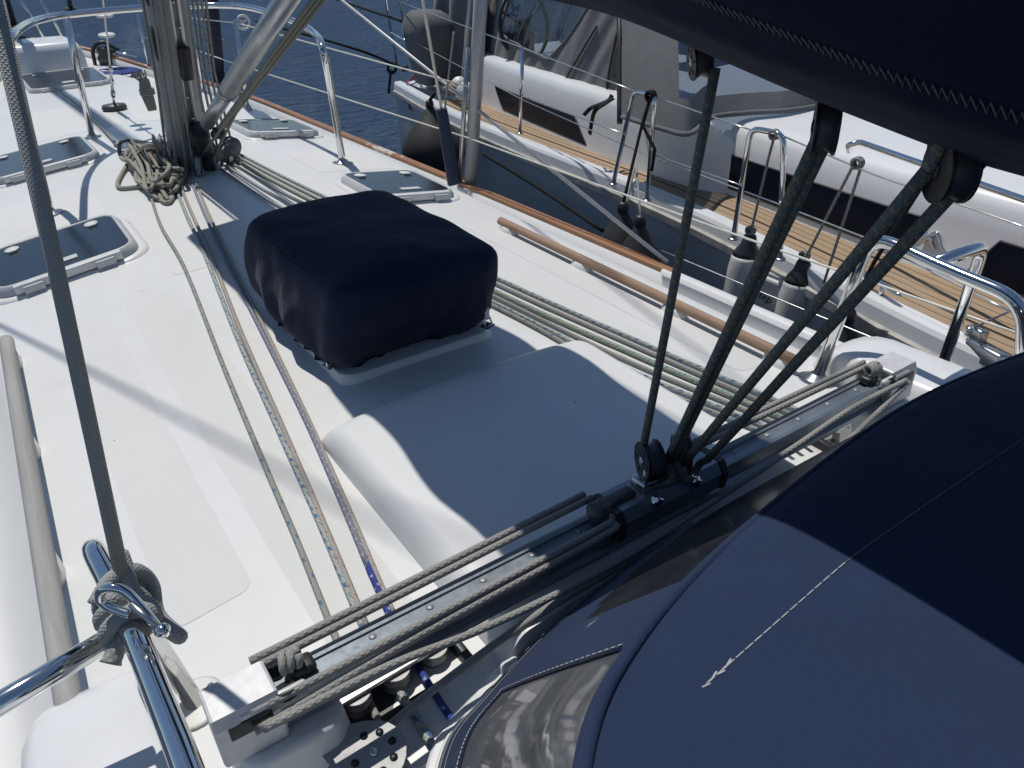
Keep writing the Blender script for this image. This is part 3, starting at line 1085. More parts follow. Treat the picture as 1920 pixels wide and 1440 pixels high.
# ---- foredeck furniture
mb = MB()
rows = []
cx, cy = -0.12, 9.25
for k, z in ((1.0, -0.02), (1.0, 0.10), (0.97, 0.17), (0.90, 0.225), (0.76, 0.25), (0.45, 0.255)):
    rows.append([(cx + p[0] * k, cy + p[1] * k, zdeck(cx, 9.0) + z) for p in rrect(-0.34, 0.34, -0.36, 0.40, 0.07, 5)])
mb.grid(rows, True, False, wrap=True)
mb.face([len(mb.v) - len(rows[0]) + i for i in range(len(rows[0]))])
thing(mb, 'deck_box', M['gel2'], 'white moulded box on the foredeck near the bow', 'box')
mb = MB()
for i in range(5):
    rr = 0.23 - 0.022 * i
    mb.tube([(0.42 + rr * math.cos(a), 8.75 + rr * 0.9 * math.sin(a), zdeck(0.42, 8.75) + 0.012 + 0.004 * i) for a in [k * math.pi / 14 for k in range(29)]], 0.011, 6)
thing(mb, 'flaked_rope', M['r_royal'], 'dark blue rope flaked in a flat coil near the bow', 'rope')
wr = root('windlass', 'dark windlass with chain at the bow rail', 'windlass', K3(0.55, 9.05))
wc = K3(0.45, 9.28, 0.0)
part(MB().lathe([(0.0, 0), (0.08, 0), (0.085, 0.06), (0.06, 0.10), (0.075, 0.13), (0.05, 0.16), (0, 0.165)], wc, (0, 0, 1), 18), 'gypsy', M['dark_grey'], wr)
part(MB().tube([wc + Vector((0.02, -0.05, 0.13)), wc + Vector((0.25, -0.30, 0.06))], 0.014, 8), 'lever', M['chrome'], wr)
part(MB().tube(spl([wc + Vector((-0.12, 0, 0.0)), wc + Vector((-0.10, 0.0, 0.14)), wc + Vector((0.0, -0.02, 0.2)), wc + Vector((0.12, -0.08, 0.12))], 6), 0.018, 8), 'hose', M['black'], wr)
fr = root('furling_drum', 'dark furler drum with steel cheeks at the bow', 'furler', K3(-0.22, 10.0, 0.1))
fc = Vector((-0.25, 9.9, 0.22))
fd = Vector((0, -0.30, 1)).normalized()
part(MB().lathe([(0.0, 0), (0.10, 0), (0.10, 0.015), (0.05, 0.02), (0.05, 0.13), (0.10, 0.135), (0.10, 0.15), (0, 0.15)], fc, fd, 20), 'drum', M['black'], fr)
part(MB().tube([fc + fd * 0.15, fc + fd * 9], 0.055, 14), 'furled_sail', M['navy'], fr)
bows = root('bow_rail', 'stainless bow rail tubes at the far left corner', 'rail', K3(0.15, 9.9, 0.1))
part(MB().tube([K3(0.05, 9.9), Vector((-0.12, 9.75, 0.62))], 0.015, 8), 'tube', M['chrome'], bows)
part(MB().tube([K3(0.22, 9.75), Vector((0.06, 9.65, 0.55))], 0.015, 8), 'tube', M['chrome'], bows)

# ---- starboard stanchions, lifelines
def stanchion(base, top, label):
    base, top = Vector(base), Vector(top)
    r = root('stanchion', label, 'stanchion', base, 'our starboard stanchions')
    part(MB().tube([base, top], 0.013, 12), 'post', M['chrome'], r)
    part(MB().lathe([(0, 0), (0.03, 0), (0.028, 0.008), (0.018, 0.03), (0, 0.03)], base, (0, 0, 1), 14), 'socket', M['steel'], r)
s1 = Vector((0.839, 6.018, -0.08)); s1t = Vector((0.934, 6.05, 0.489))
stanchion(s1, s1 + Vector((0.03, 0, 0.60)), 'short stainless stanchion seen behind the silver vang')
s0 = K3(0.93, 7.6)
stanchion(s0, s0 + Vector((0.02, 0, 0.58)), 'thin dark stanchion near the bow, left of the wire stay')
sm_ = K3(0.70, 8.6)
stanchion(sm_, sm_ + Vector((0.02, 0, 0.56)), 'farthest thin stanchion beside the bow windlass')
def wire(pts, r, mat, label, name='lifeline', group=None):
    return rope(name, pts, r, mat, label, 'wire', group, 6)
p_post = Vector((1.611, 4.103, 0.17))
UL = [Vector((0.72, 8.6, 0.50)), Vector((0.95, 7.6, 0.44)), s1 + Vector((0.03, 0, 0.585)), Vector((1.37, 3.75, 0.29))]
LLn = [Vector((0.72, 8.6, 0.24)), Vector((0.95, 7.6, 0.18)), s1 + Vector((0.02, 0, 0.30)), Vector((1.36, 3.75, 0.02)), Vector((1.38, 1.9, -0.02)), Vector((1.36, 0.6, -0.02))]
wire(lin(UL, 4), 0.0045, 'wire_white', 'upper white lifeline on our starboard side')
wire(lin(LLn, 4), 0.0045, 'wire_white', 'lower white lifeline on our starboard side, passing behind the post')

# ---- thick grey post at the rail
pb, pt = Vector((1.401, 3.824, -0.27)), Vector((1.465, 3.72, 0.699))
pr = root('grey_post', 'thick light grey post standing at our starboard toe rail', 'post', pb)
pd = (pt - pb).normalized()
part(MB().tube([pb, pb + pd * 1.6], 0.036, 20), 'post_tube', M['alu_paint'], pr)
part(MB().tube([pb + Vector((-0.055, 0.03, 0)), pb + Vector((-0.045, 0.03, 0)) + pd * 0.75], 0.013, 10), 'side_tube', M['steel'], pr)
rope('grey_stay', [Vector((1.404, 2.214, -0.25)), Vector((1.45, 5.47, 0.631)), Vector((1.45, 5.47, 0.631)) * 2 - Vector((1.404, 2.214, -0.25))], 0.0095, 'alu_paint', 'grey tube-like line slanting from the toe rail up to the left', 'stay')

# dark sleeve beyond the mast
q0, q1 = Vector((1.195, 8.05, -0.15)), Vector((0.961, 6.9, 0.607))
thing(MB().tube([q0, q1, q1 * 2 - q0], [0.055, 0.062, 0.06], 14), 'sail_sleeve', M['navy'], 'dark furled sleeve standing right of the mast', 'sleeve')
mb = MB()
qa = q0.lerp(q1, 0.55)
mb.tube([qa + Vector((math.cos(a), math.sin(a), 0)) * 0.068 for a in [k * math.pi / 8 for k in range(17)]], 0.006, 6)
mb.tube(spl([qa + Vector((0.06, -0.03, 0)), qa + Vector((0.12, -0.03, -0.06)), qa + Vector((0.16, -0.03, -0.13))], 4), 0.005, 6)
thing(mb, 'sail_tie', M['r_olive'], 'thin tie round the dark sleeve', 'rope')
# little white fairlead wheel on the upper lifeline
fw_ = Vector((0.93, 6.043, 0.5))
mb = MB()
mb.tube([fw_ + Vector((math.cos(a) * 0.045, 0, math.sin(a) * 0.045)) for a in [k * math.pi / 10 for k in range(21)]], 0.008, 6)
for k in range(3):
    mb.tube([fw_, fw_ + Vector((math.cos(k * 2.09 + 0.5) * 0.045, 0, math.sin(k * 2.09 + 0.5) * 0.045))], 0.005, 6)
thing(mb, 'wire_roller', M['white_plastic'], 'small white spoked roller on the wire beside the vang', 'roller')

# ---- cap shrouds
for sx, lb in ((1, 'pale cap shroud rising from the dark blue boot at our starboard rail'), (-1, 'cap shroud on the port side whose shadow crosses the left deck')):
    c0 = Vector((1.311 * sx, 3.853, -0.25))
    rope('shroud', lin([c0, Vector((0.0, 4.15, 12.7))], 6), 0.0085, 'wire_white', lb, 'shroud')
# ---- covered box
def box_cover():
    rnd = random.Random(3)
    base = (-0.04, 2.05, -0.02)
    r = root('box_cover', 'dark navy canvas cover tied over a box in the middle of the deck', 'cover', base)
    N = 120
    levels = [(-0.004, -0.262, 0.240, 1.815, 2.39), (0.014, -0.278, 0.254, 1.790, 2.41), (0.05, -0.296, 0.258, 1.755, 2.43), (0.09, -0.304, 0.252, 1.725, 2.435),
              (0.13, -0.306, 0.238, 1.700, 2.43), (0.165, -0.304, 0.228, 1.672, 2.42), (0.20, -0.299, 0.219, 1.655, 2.405), (0.228, -0.293, 0.213, 1.645, 2.39),
              (0.250, -0.284, 0.204, 1.642, 2.378), (0.267, -0.266, 0.186, 1.652, 2.355), (0.279, -0.235, 0.155, 1.68, 2.315), (0.287, -0.18, 0.10, 1.745, 2.25),
              (0.292, -0.10, 0.02, 1.86, 2.16), (0.294, -0.055, -0.025, 1.95, 2.09)]
    rows = []
    for li, (z, x0, x1, y0, y1) in enumerate(levels):
        z += 0.034 * max(0.0, z - 0.13) / 0.16
        rc = 0.075 if z < 0.25 else 0.06
        rc = min(rc, (x1 - x0) * 0.42, (y1 - y0) * 0.42)
        o = []
        # arc-length like sampling of a rounded rectangle
        per = []
        for cx, cy, a0 in ((x1 - rc, y1 - rc, 0), (x0 + rc, y1 - rc, 90), (x0 + rc, y0 + rc, 180), (x1 - rc, y0 + rc, 270)):
            for k in range(8):
                a = math.radians(a0 + 90 * k / 7)
                per.append((cx + rc * math.cos(a), cy + rc * math.sin(a)))
        nper = []
        for i in range(32):
            p, q = per[i], per[(i + 1) % 32]
            m = 1 if (i % 8) != 7 else 23
            for k in range(m):
                nper.append((p[0] + (q[0] - p[0]) * k / m, p[1] + (q[1] - p[1]) * k / m))
        cx, cy = (x0 + x1) / 2, (y0 + y1) / 2
        for (x, y) in nper:
            d = Vector((x - cx, y - cy, 0)).normalized()
            ang = math.atan2((y - cy) / (y1 - y0), (x - cx) / (x1 - x0))
            f = min(1.0, max(0.0, (0.30 - z) / 0.22))
            fold = noise.noise(Vector((ang * 2.6, z * 3.0 + ang, 1.7))) * 0.030 * f + (0.28 - abs(noise.noise(Vector((ang * 4.6 + z * 9, z * 8 - ang * 2, 4.1))))) * 0.040 * f + 0.012 * f * noise.noise(Vector((ang * 15 - z * 30, z * 6, 7.7)))
            fold += -0.030 * math.exp(-((ang - (-0.62)) / 0.10) ** 2) * math.exp(-((z - 0.13) / 0.06) ** 2)
            fold += -0.022 * math.exp(-((ang - (-2.55)) / 0.12) ** 2) * math.exp(-((z - 0.12) / 0.08) ** 2)
            hem = 0.012 * noise.noise(Vector((ang * 3.1, 0.3, 9))) * (1 if z < 0.03 else 0)
            # corners of the hem pulled up, sides sag
            zz = z + hem + zcen(y) * 0.55
            if z > 0.24:
                zz += noise.noise(Vector((x * 5, y * 5, 2))) * 0.012 + noise.noise(Vector((x * 11 + y * 6, y * 4, 5))) * 0.006 - 0.010 * math.exp(-((x + 0.03) / 0.14) ** 2 - ((y - 2.0) / 0.2) ** 2)
            o.append((x + d.x * fold, y + d.y * fold, zz))
        rows.append(o)
    mb = MB()
    mb.grid(rows, True, False, wrap=True)
    n = len(rows[0])
    mb.face([len(mb.v) - n + i for i in range(n)])
    cv = part(mb, 'canvas', M['navy'], r)
    cv.modifiers.new('sub', 'SUBSURF').levels = 1
    cv.modifiers['sub'].render_levels = 1
    # welted seam round the top edge
    ring = rows[8]
    cen = Vector((-0.04, 2.005, 0))
    ring = [Vector(p) + (Vector((cen.x, cen.y, p[2])) - Vector(p)).normalized() * (0.0035 + 0.010 * min(1.0, abs(p[0] + 0.04) / 0.24 * abs(p[1] - 2.005) / 0.36) ** 3) for p in ring]
    mb = MB().tube([Vector(p) + Vector((0, 0, -0.001)) for p in ring] + [Vector(ring[0])], 0.003, 6)
    part(mb, 'seam', M['navy'], cv)
    mb = MB().tube([Vector(p) + Vector((0, 0, -0.002)) for p in rows[0]] + [Vector(rows[0][0])], 0.005, 6)
    part(mb, 'hem', M['navy'], cv)
    return r
box_cover()
def buckle(p, label):
    p = Vector(p)
    r = root('strap_buckle', label, 'buckle', p, 'steel buckles under the navy cover')
    part(MB().rbox((-0.011, -0.0015, 0.02), (0.011, 0.0015, 0.055), 0.001, frame_at(p, (1, 0.4, 0), (0.1, 0.12, 1))), 'strap', M['grey_plastic'], r)
    part(MB().tube(rounded([p + Vector(q) for q in ((-0.013, -0.01, 0.004), (-0.011, 0.0, 0.028), (0.013, 0.008, 0.028), (0.015, -0.004, 0.004), (-0.013, -0.01, 0.004))], 0.005), 0.003, 6), 'ring', M['chrome'], r)
    part(MB().rbox((-0.018, -0.016, 0.0), (0.018, 0.014, 0.005), 0.002, frame_at(p, (1, 0.4, 0), (0, 0, 1))), 'plate', M['dark_grey'], r)
buckle((-0.276, 1.804, 0), 'steel strap buckle at the near left corner of the navy cover')
buckle((0.188, 1.738, 0), 'strap buckle at the near right corner of the navy cover')

# ---- lines led aft on the port side
rope('deck_line', spl([(-0.28, 3.998, -0), (-0.357, 3.433, -0.014), (-0.397, 2.896, -0.027), (-0.499, 2.068, -0.051), (-0.559, 1.539, -0.067), (-0.59, 1.257, -0.075), (-0.626, 0.965, -0.083), (-0.632, 0.837, -0.085), (-0.638, 0.739, -0.086), (-0.641, 0.637, -0.087)], 6), 0.0066, 'r_grey', 'grey line with sparse blue flecks, leftmost of the lines led aft')
rope('deck_line', spl([(-0.142, 4.116, 0.006), (-0.228, 3.549, -0.005), (-0.306, 2.939, -0.021), (-0.405, 2.267, -0.04), (-0.479, 1.685, -0.057), (-0.53, 1.286, -0.069), (-0.576, 0.958, -0.078), (-0.583, 0.826, -0.08), (-0.586, 0.72, -0.081), (-0.588, 0.635, -0.081)], 6), 0.0074, 'r_blue', 'white line with bold blue flecks, second from the left')
rope('deck_line', spl([(-0.125, 4.087, 0.009), (-0.209, 3.52, -0.002), (-0.292, 2.903, -0.017), (-0.393, 2.24, -0.036), (-0.47, 1.671, -0.053), (-0.525, 1.278, -0.065), (-0.571, 0.964, -0.074)], 6), 0.0066, 'r_red', 'beige line with red flecks lying against the blue flecked line')
rope('deck_line', spl([(-0.053, 4.18, 0.009), (-0.164, 3.487, -0.003), (-0.251, 2.885, -0.018), (-0.34, 2.206, -0.035), (-0.409, 1.681, -0.05), (-0.467, 1.317, -0.061), (-0.503, 1.107, -0.068)], 6), 0.0062, 'r_violet', 'smooth violet line to the right of the red flecked line')
rope('deck_line', spl([(-0.503, 1.107, -0.068), (-0.526, 0.951, -0.072), (-0.537, 0.826, -0.074), (-0.541, 0.722, -0.075), (-0.539, 0.637, -0.076)], 6), 0.0066, 'r_royal', 'royal blue continuation of the violet line through the black organiser')
rope('deck_line', spl([(-0.083, 3.887, 0.005), (-0.161, 3.399, -0.006), (-0.238, 2.863, -0.019), (-0.329, 2.199, -0.036), (-0.405, 1.664, -0.051), (-0.461, 1.302, -0.062), (-0.499, 1.079, -0.069), (-0.517, 0.969, -0.072)], 6), 0.0058, 'r_red', 'pale line with faint red flecks, rightmost of the port lines')

# ---- lines led aft on the starboard side
rope('deck_line', spl([(0.268, 4.433, 0.001), (0.319, 3.606, -0.01), (0.473, 2.145, -0.048), (0.568, 1.491, -0.07), (0.649, 0.985, -0.086)], 8) + spl([(0.649, 0.985, -0.086), (0.62, 0.856, -0.074)], 3)[1:], 0.0062, 'r_blue', 'blue flecked line, outermost of the starboard bundle', 'rope', 'lines led aft to starboard')
rope('deck_line', spl([(0.239, 4.357, 0.002), (0.287, 3.549, -0.009), (0.439, 2.11, -0.046), (0.533, 1.476, -0.067), (0.613, 0.979, -0.082)], 8) + spl([(0.613, 0.979, -0.082), (0.586, 0.852, -0.071)], 3)[1:], 0.0063, 'r_trav', 'plain grey line beside the outermost starboard line', 'rope', 'lines led aft to starboard')
rope('deck_line', spl([(0.208, 4.273, 0.003), (0.253, 3.486, -0.008), (0.399, 2.054, -0.044), (0.489, 1.451, -0.063), (0.577, 0.977, -0.078)], 8) + spl([(0.577, 0.977, -0.078), (0.553, 0.851, -0.067)], 3)[1:], 0.0077, 'r_green', 'thick green flecked line in the middle of the starboard bundle', 'rope', 'lines led aft to starboard')
rope('deck_line', spl([(0.172, 4.211, 0.004), (0.214, 3.411, -0.008), (0.374, 2.003, -0.043), (0.446, 1.424, -0.06), (0.542, 0.976, -0.075)], 8) + spl([(0.542, 0.976, -0.075), (0.52, 0.851, -0.064)], 3)[1:], 0.0058, 'r_trav', 'plain grey line inside the green flecked line', 'rope', 'lines led aft to starboard')
rope('deck_line', spl([(0.132, 4.131, 0.005), (0.17, 3.344, -0.008), (0.347, 1.962, -0.043), (0.408, 1.405, -0.057), (0.505, 0.976, -0.072)], 8) + spl([(0.505, 0.976, -0.072), (0.486, 0.852, -0.061)], 3)[1:], 0.0060, 'r_blue', 'blue flecked line, second from inside in the starboard bundle', 'rope', 'lines led aft to starboard')
rope('deck_line', spl([(0.092, 4.069, 0.006), (0.123, 3.284, -0.008), (0.331, 1.927, -0.042), (0.374, 1.388, -0.055), (0.473, 0.977, -0.069)], 8) + spl([(0.473, 0.977, -0.069), (0.455, 0.854, -0.058)], 3)[1:], 0.0058, 'r_grey', 'grey flecked line, innermost of the starboard bundle', 'rope', 'lines led aft to starboard')

# ---- coiled line at the mast foot
rnd = random.Random(11)
ca, cb_ = Vector((-0.165, 4.674, -0.007)), Vector((-0.23, 3.764, -0.012))
cdir = (cb_ - ca)
clen = cdir.length
cdir.normalize()
cside = Vector((-cdir.y, cdir.x, 0))
mb = MB()
for i in range(13):
    n_ = 30
    hl_ = clen * rnd.uniform(0.34, 0.56)
    hw = rnd.uniform(0.035, 0.085)
    c0 = ca.lerp(cb_, rnd.uniform(0.40, 0.58)) + cside * rnd.uniform(-0.035, 0.035)
    ph, ph2 = rnd.uniform(0, 6.3), rnd.uniform(0, 6.3)
    rot_ = rnd.uniform(-0.16, 0.16)
    zb = 0.014 + 0.010 * i * 0.6
    pts = []
    for k in range(n_ + 1):
        a = 2 * math.pi * k / n_
        u = hl_ * math.cos(a)
        w = hw * math.sin(a) * (1 + 0.35 * math.sin(2 * a + ph)) + 0.018 * math.sin(3 * a + ph2) * math.sin(a / 2)
        uu = u * math.cos(rot_) - w * math.sin(rot_)
        ww = u * math.sin(rot_) + w * math.cos(rot_)
        z = zb + 0.022 * math.sin(2 * a + ph2) + 0.035 * math.exp(-((u + hl_ * 0.35) / 0.12) ** 2)
        pts.append(c0 + cdir * uu + cside * ww + Vector((0, 0, max(0.012, z))))
    mb.tube(pts, 0.0098, 8)
for i in range(5):
    c0 = ca.lerp(cb_, 0.24 + 0.045 * i) + Vector((0, 0, 0.055))
    mb.tube([c0 + cside * (0.088 + 0.008 * (i % 2)) * math.cos(a) + Vector((0, 0, 0.062 * math.sin(a))) + cdir * 0.02 * math.sin(a + i) for a in [k * math.pi / 9 for k in range(19)]], 0.0098, 8)
mb.tube(spl([(-0.243, 4.59, 0.011), (-0.367, 4.253, -0.003), (-0.385, 4.108, -0.005), (-0.309, 4.046, -0), (-0.253, 3.965, 0.02)], 6), 0.010, 8)
mb.tube(spl([(-0.205, 4.481, 0.053), (-0.23, 4.163, 0.152), (-0.209, 4.032, 0.182), (-0.161, 4.18, 0.115), (-0.159, 4.337, 0.045)], 6), 0.010, 8)
mb.tube(spl([(-0.206, 3.885, 0.011), (-0.222, 3.767, 0), (-0.26, 3.687, -0.003), (-0.276, 3.741, -0.003), (-0.261, 3.834, 0.008)], 6), 0.010, 8)
thing(mb, 'coiled_rope', M['r_olive'], 'heap of olive grey rope coiled at the mast foot', 'rope')
# small hank hanging on the mast
hc = Vector((-0.07, 4.6, 0.334))
mb = MB()
for i in range(6):
    mb.tube(spl([hc + Vector(q) * 0.62 for q in ((0.012 * i - 0.03, 0, 0.10), (0.016 * i - 0.05, -0.02, 0.0), (0.012 * i - 0.03, -0.02, -0.12), (0.01 * i - 0.02, 0.015, -0.14), (0.012 * i - 0.02, 0.03, 0.0))], 4), 0.0065, 6)
for i in range(3):
    mb.tube([hc + Vector((math.cos(a) * 0.034, math.sin(a) * 0.024, -0.01 + 0.011 * i)) for a in [k * math.pi / 6 for k in range(13)]], 0.006, 6)
for i in range(6):
    mb.tube([hc + Vector((0.006 * i - 0.018, 0, 0.05)), hc + Vector((0.014 * i - 0.055, 0.0, 0.09 + 0.008 * (i % 3)))], 0.0045, 5)
thing(mb, 'rope_hank', M['r_olive'], 'small hank of rope with frayed end hanging left of the mast', 'rope')
# thin deck line leading forward from the coil
rope('deck_line', spl([(-0.24, 4.578, 0.021), (-0.236, 4.74, 0.01), (-0.195, 6.155, -0.001), (-0.217, 7.899, -0.016)], 4), 0.008, 'r_trav', 'pale line running forward from the mast foot to the far hatch')
mb = MB()
bp = Vector((-0.221, 4.786, -0.01))
mb.rbox((-0.045, -0.03, 0.0), (0.045, 0.03, 0.03), 0.012, frame_at(bp, (1, 0.3, 0), (0, 0, 1)))
mb.tube(spl([bp + Vector(q) for q in ((-0.04, 0.0, 0.02), (-0.02, 0.0, 0.075), (0.03, 0.0, 0.08), (0.05, 0.0, 0.02))], 5), 0.010, 8)
thing(mb, 'fairlead', M['dark_grey'], 'dark fairlead left of the coiled rope', 'fairlead')

# ---- mainsheet traveller
TY, TZ = 0.808, 0.085
tr = root('traveller', 'grey mainsheet traveller track spanning the cabin top', 'traveller', (-0.045, TY, TZ - 0.065))
X0, X1 = -0.815, 0.718
beam = [(-0.030, -0.066), (0.030, -0.066), (0.030, -0.056), (0.019, -0.050), (0.019, -0.022), (0.031, -0.016), (0.031, -0.002), (0.024, 0.0), (0.012, 0.0), (0.012, -0.004), (-0.012, -0.004), (-0.012, 0.0), (-0.024, 0.0), (-0.031, -0.002), (-0.031, -0.016), (-0.019, -0.022), (-0.019, -0.050), (-0.030, -0.056)]
mb = MB()
fx = Matrix(((0, 0, 1, 0), (1, 0, 0, TY), (0, 1, 0, TZ), (0, 0, 0, 1)))
mb.prism([(a_ * 0.86, b_) for a_, b_ in beam], X0, X1, fx)
tb = part(mb, 'track_beam', M['track'], tr)
for x in [X0 + 0.10 + 0.1 * i for i in range(15)]:
    part(MB().lathe([(0, 0), (0.0065, 0), (0.005, 0.0015), (0, 0.002)], (x, TY, TZ - 0.004), (0, 0, 1), 10), 'track_screw', M['alu_dark'], tb)
for s, xe in ((-1, X0), (1, X1)):
    xa, xb_ = (xe - 0.048, xe + 0.045)
    body = [(-0.038, -0.066), (0.038, -0.066), (0.038, 0.006), (0.031, 0.024), (-0.031, 0.024), (-0.038, 0.006)]
    mb = MB()
    mb.prism([(y, z) for y, z in body], min(xa, xb_), max(xa, xb_), fx, 0.005, False)
    ec = part(mb, 'end_cap', M['silver_cap'], tr)
    for sy in (-1, 1):
        mb = MB()
        mb.rbox((xe - s * 0.035 - 0.05, TY + sy * 0.031 - 0.007, TZ - 0.012), (xe - s * 0.035 + 0.05, TY + sy * 0.031 + 0.007, TZ + 0.016), 0.006)
        part(mb, 'cheek', M['silver_cap'], ec)
    for sy in (-1, 1):
        mb = MB()
        mb.rbox((xe - 0.03, TY + sy * 0.0375 - 0.003, TZ - 0.02), (xe + 0.03, TY + sy * 0.0375 + 0.003, TZ + 0.006), 0.002)
        part(mb, 'slot', M['black'], ec)
    for sy in (-1, 1):
        mb = MB()
        mb.lathe([(0.016, -0.006), (0.011, 0.0), (0.016, 0.006)], (xe - s * 0.055, TY + sy * 0.028, TZ + 0.008), (0, 0.3, 1), 14)
        part(mb, 'sheave', M['black'], ec)
    mb = MB()
    mb.rbox((xe - s * 0.09 - 0.018, TY - 0.016, TZ + 0.001), (xe - s * 0.09 + 0.018, TY + 0.016, TZ + 0.018), 0.006)
    part(mb, 'stop_pad', M['black'], ec)
    # stopper knot
    mb = MB()
    kc = Vector((xe - s * 0.075, TY + 0.004, TZ + 0.026))
    for i in range(3):
        mb.tube([kc + Vector((0.009 * i - 0.009 + 0.004 * math.cos(a), 0.012 * math.cos(a + i), 0.012 * math.sin(a + i))) for a in [k * math.pi / 6 for k in range(13)]], 0.006, 6)
    part(mb, 'knot', M['r_trav'], ec)
# car
CX = -0.02
car = [(-0.040, -0.030), (0.040, -0.030), (0.044, 0.006), (0.030, 0.026), (-0.030, 0.026), (-0.044, 0.006)]
mb = MB().prism(car, CX - 0.125, CX + 0.125, fx, 0.004)
cr = part(mb, 'car', M['track'], tr)
for xe in (CX - 0.130, CX + 0.130):
    mb = MB()
    mb.prism([(y * 1.08, z * 1.06) for y, z in car], xe - 0.009, xe + 0.009, fx, 0.003)
    part(mb, 'car_bumper', M['black'], cr)
for xo in (-0.045, 0.05):
    mb = MB().lathe([(0, 0), (0.013, 0), (0.013, 0.006), (0.008, 0.008), (0.008, 0.014), (0, 0.015)], (CX + xo, TY - 0.037, TZ + 0.016), (0, -0.7, 0.7), 12)
    part(mb, 'bolt', M['chrome'], cr)
mb = MB()
mb.rbox((CX - 0.06, TY - 0.02, TZ + 0.024), (CX + 0.03, TY + 0.02, TZ + 0.046), 0.006)
mb.tube(rounded([(CX - 0.05, TY - 0.012, TZ + 0.04), (CX - 0.05, TY - 0.012, TZ + 0.07), (CX - 0.02, TY + 0.012, TZ + 0.07), (CX - 0.02, TY + 0.012, TZ + 0.04)], 0.012), 0.006, 8)
part(mb, 'shackle', M['steel'], cr)
mb = MB()
mb.lathe([(0.0, -0.013), (0.022, -0.013), (0.022, 0.013), (0, 0.013)], (CX - 0.15, TY - 0.004, TZ + 0.022), (0, 0.25, 1), 16)
mb.rbox((CX - 0.17, TY - 0.014, TZ + 0.012), (CX - 0.07, TY + 0.014, TZ + 0.036), 0.006)
part(mb, 'control_block', M['dark_grey'], cr)
# control lines
def cline(pts, label):
    rope('control_line', pts, 0.0062, 'r_trav', label, 'rope', 'traveller control lines')
rL = X0 + 0.03
for i, (sy, z0_) in enumerate(((0.052, 0.016), (0.030, 0.022))):
    cline(lin([(rL, TY + sy, TZ + z0_ - 0.006), (CX - 0.14, TY + sy, TZ + z0_ + 0.004)], 10), ('front', 'second')[i] + ' traveller line on the forward side, left of the black sheet blocks')
    cline(lin([(CX + 0.13, TY + sy, TZ + z0_ + 0.002), (X1 - 0.03, TY + sy, TZ + z0_ - 0.006)], 10), ('front', 'second')[i] + ' traveller line on the forward side, right of the black sheet blocks')
cline(spl([(rL - 0.03, TY - 0.050, TZ - 0.010), (-0.55, TY - 0.046, TZ + 0.004), (-0.2, TY - 0.044, TZ + 0.008), (CX - 0.14, TY - 0.036, TZ + 0.012)], 6), 'taut traveller line along the aft side of the track, left half')
cline(spl([(rL - 0.005, TY - 0.036, TZ + 0.010), (-0.55, TY - 0.038, TZ + 0.016), (-0.2, TY - 0.034, TZ + 0.016), (CX - 0.14, TY - 0.024, TZ + 0.022)], 6), 'second traveller line on the aft side, resting on the track edge')
cline(spl([(rL - 0.02, TY - 0.058, TZ - 0.004), (-0.62, TY - 0.062, TZ - 0.006), (-0.45, TY - 0.075, TZ - 0.02), (-0.2, TY - 0.075, TZ - 0.035), (0.05, TY - 0.06, TZ - 0.035), (0.25, TY - 0.055, TZ - 0.02)], 6), 'slack traveller line drooping below the track')
cline(spl([(X1 - 0.02, TY - 0.050, TZ + 0.004), (0.5, TY - 0.046, TZ + 0.0), (0.3, TY - 0.052, TZ - 0.016), (0.08, TY - 0.056, TZ - 0.03)], 6), 'traveller line along the aft side of the track, right half')
cline(spl([(X1 - 0.01, TY - 0.052, TZ - 0.004), (0.55, TY - 0.07, TZ - 0.03), (0.35, TY - 0.09, TZ - 0.06), (0.15, TY - 0.10, TZ - 0.075)], 6), 'traveller tail slanting away from the right end cap')
rope('control_line', spl([Vector((-0.671, 0.746, -0.06))] + [Vector(q) for q in [(-0.601, 0.755, -0.05), (-0.511, 0.757, -0.03), (-0.397, 0.755, -0.005), (-0.293, 0.745, 0.02), (-0.129, 0.739, 0.03), (0.005, 0.738, 0.03)]], 6), 0.0068, 'r_dark', 'dark line running from the holed block up towards the spray hood', 'rope', 'traveller control lines')

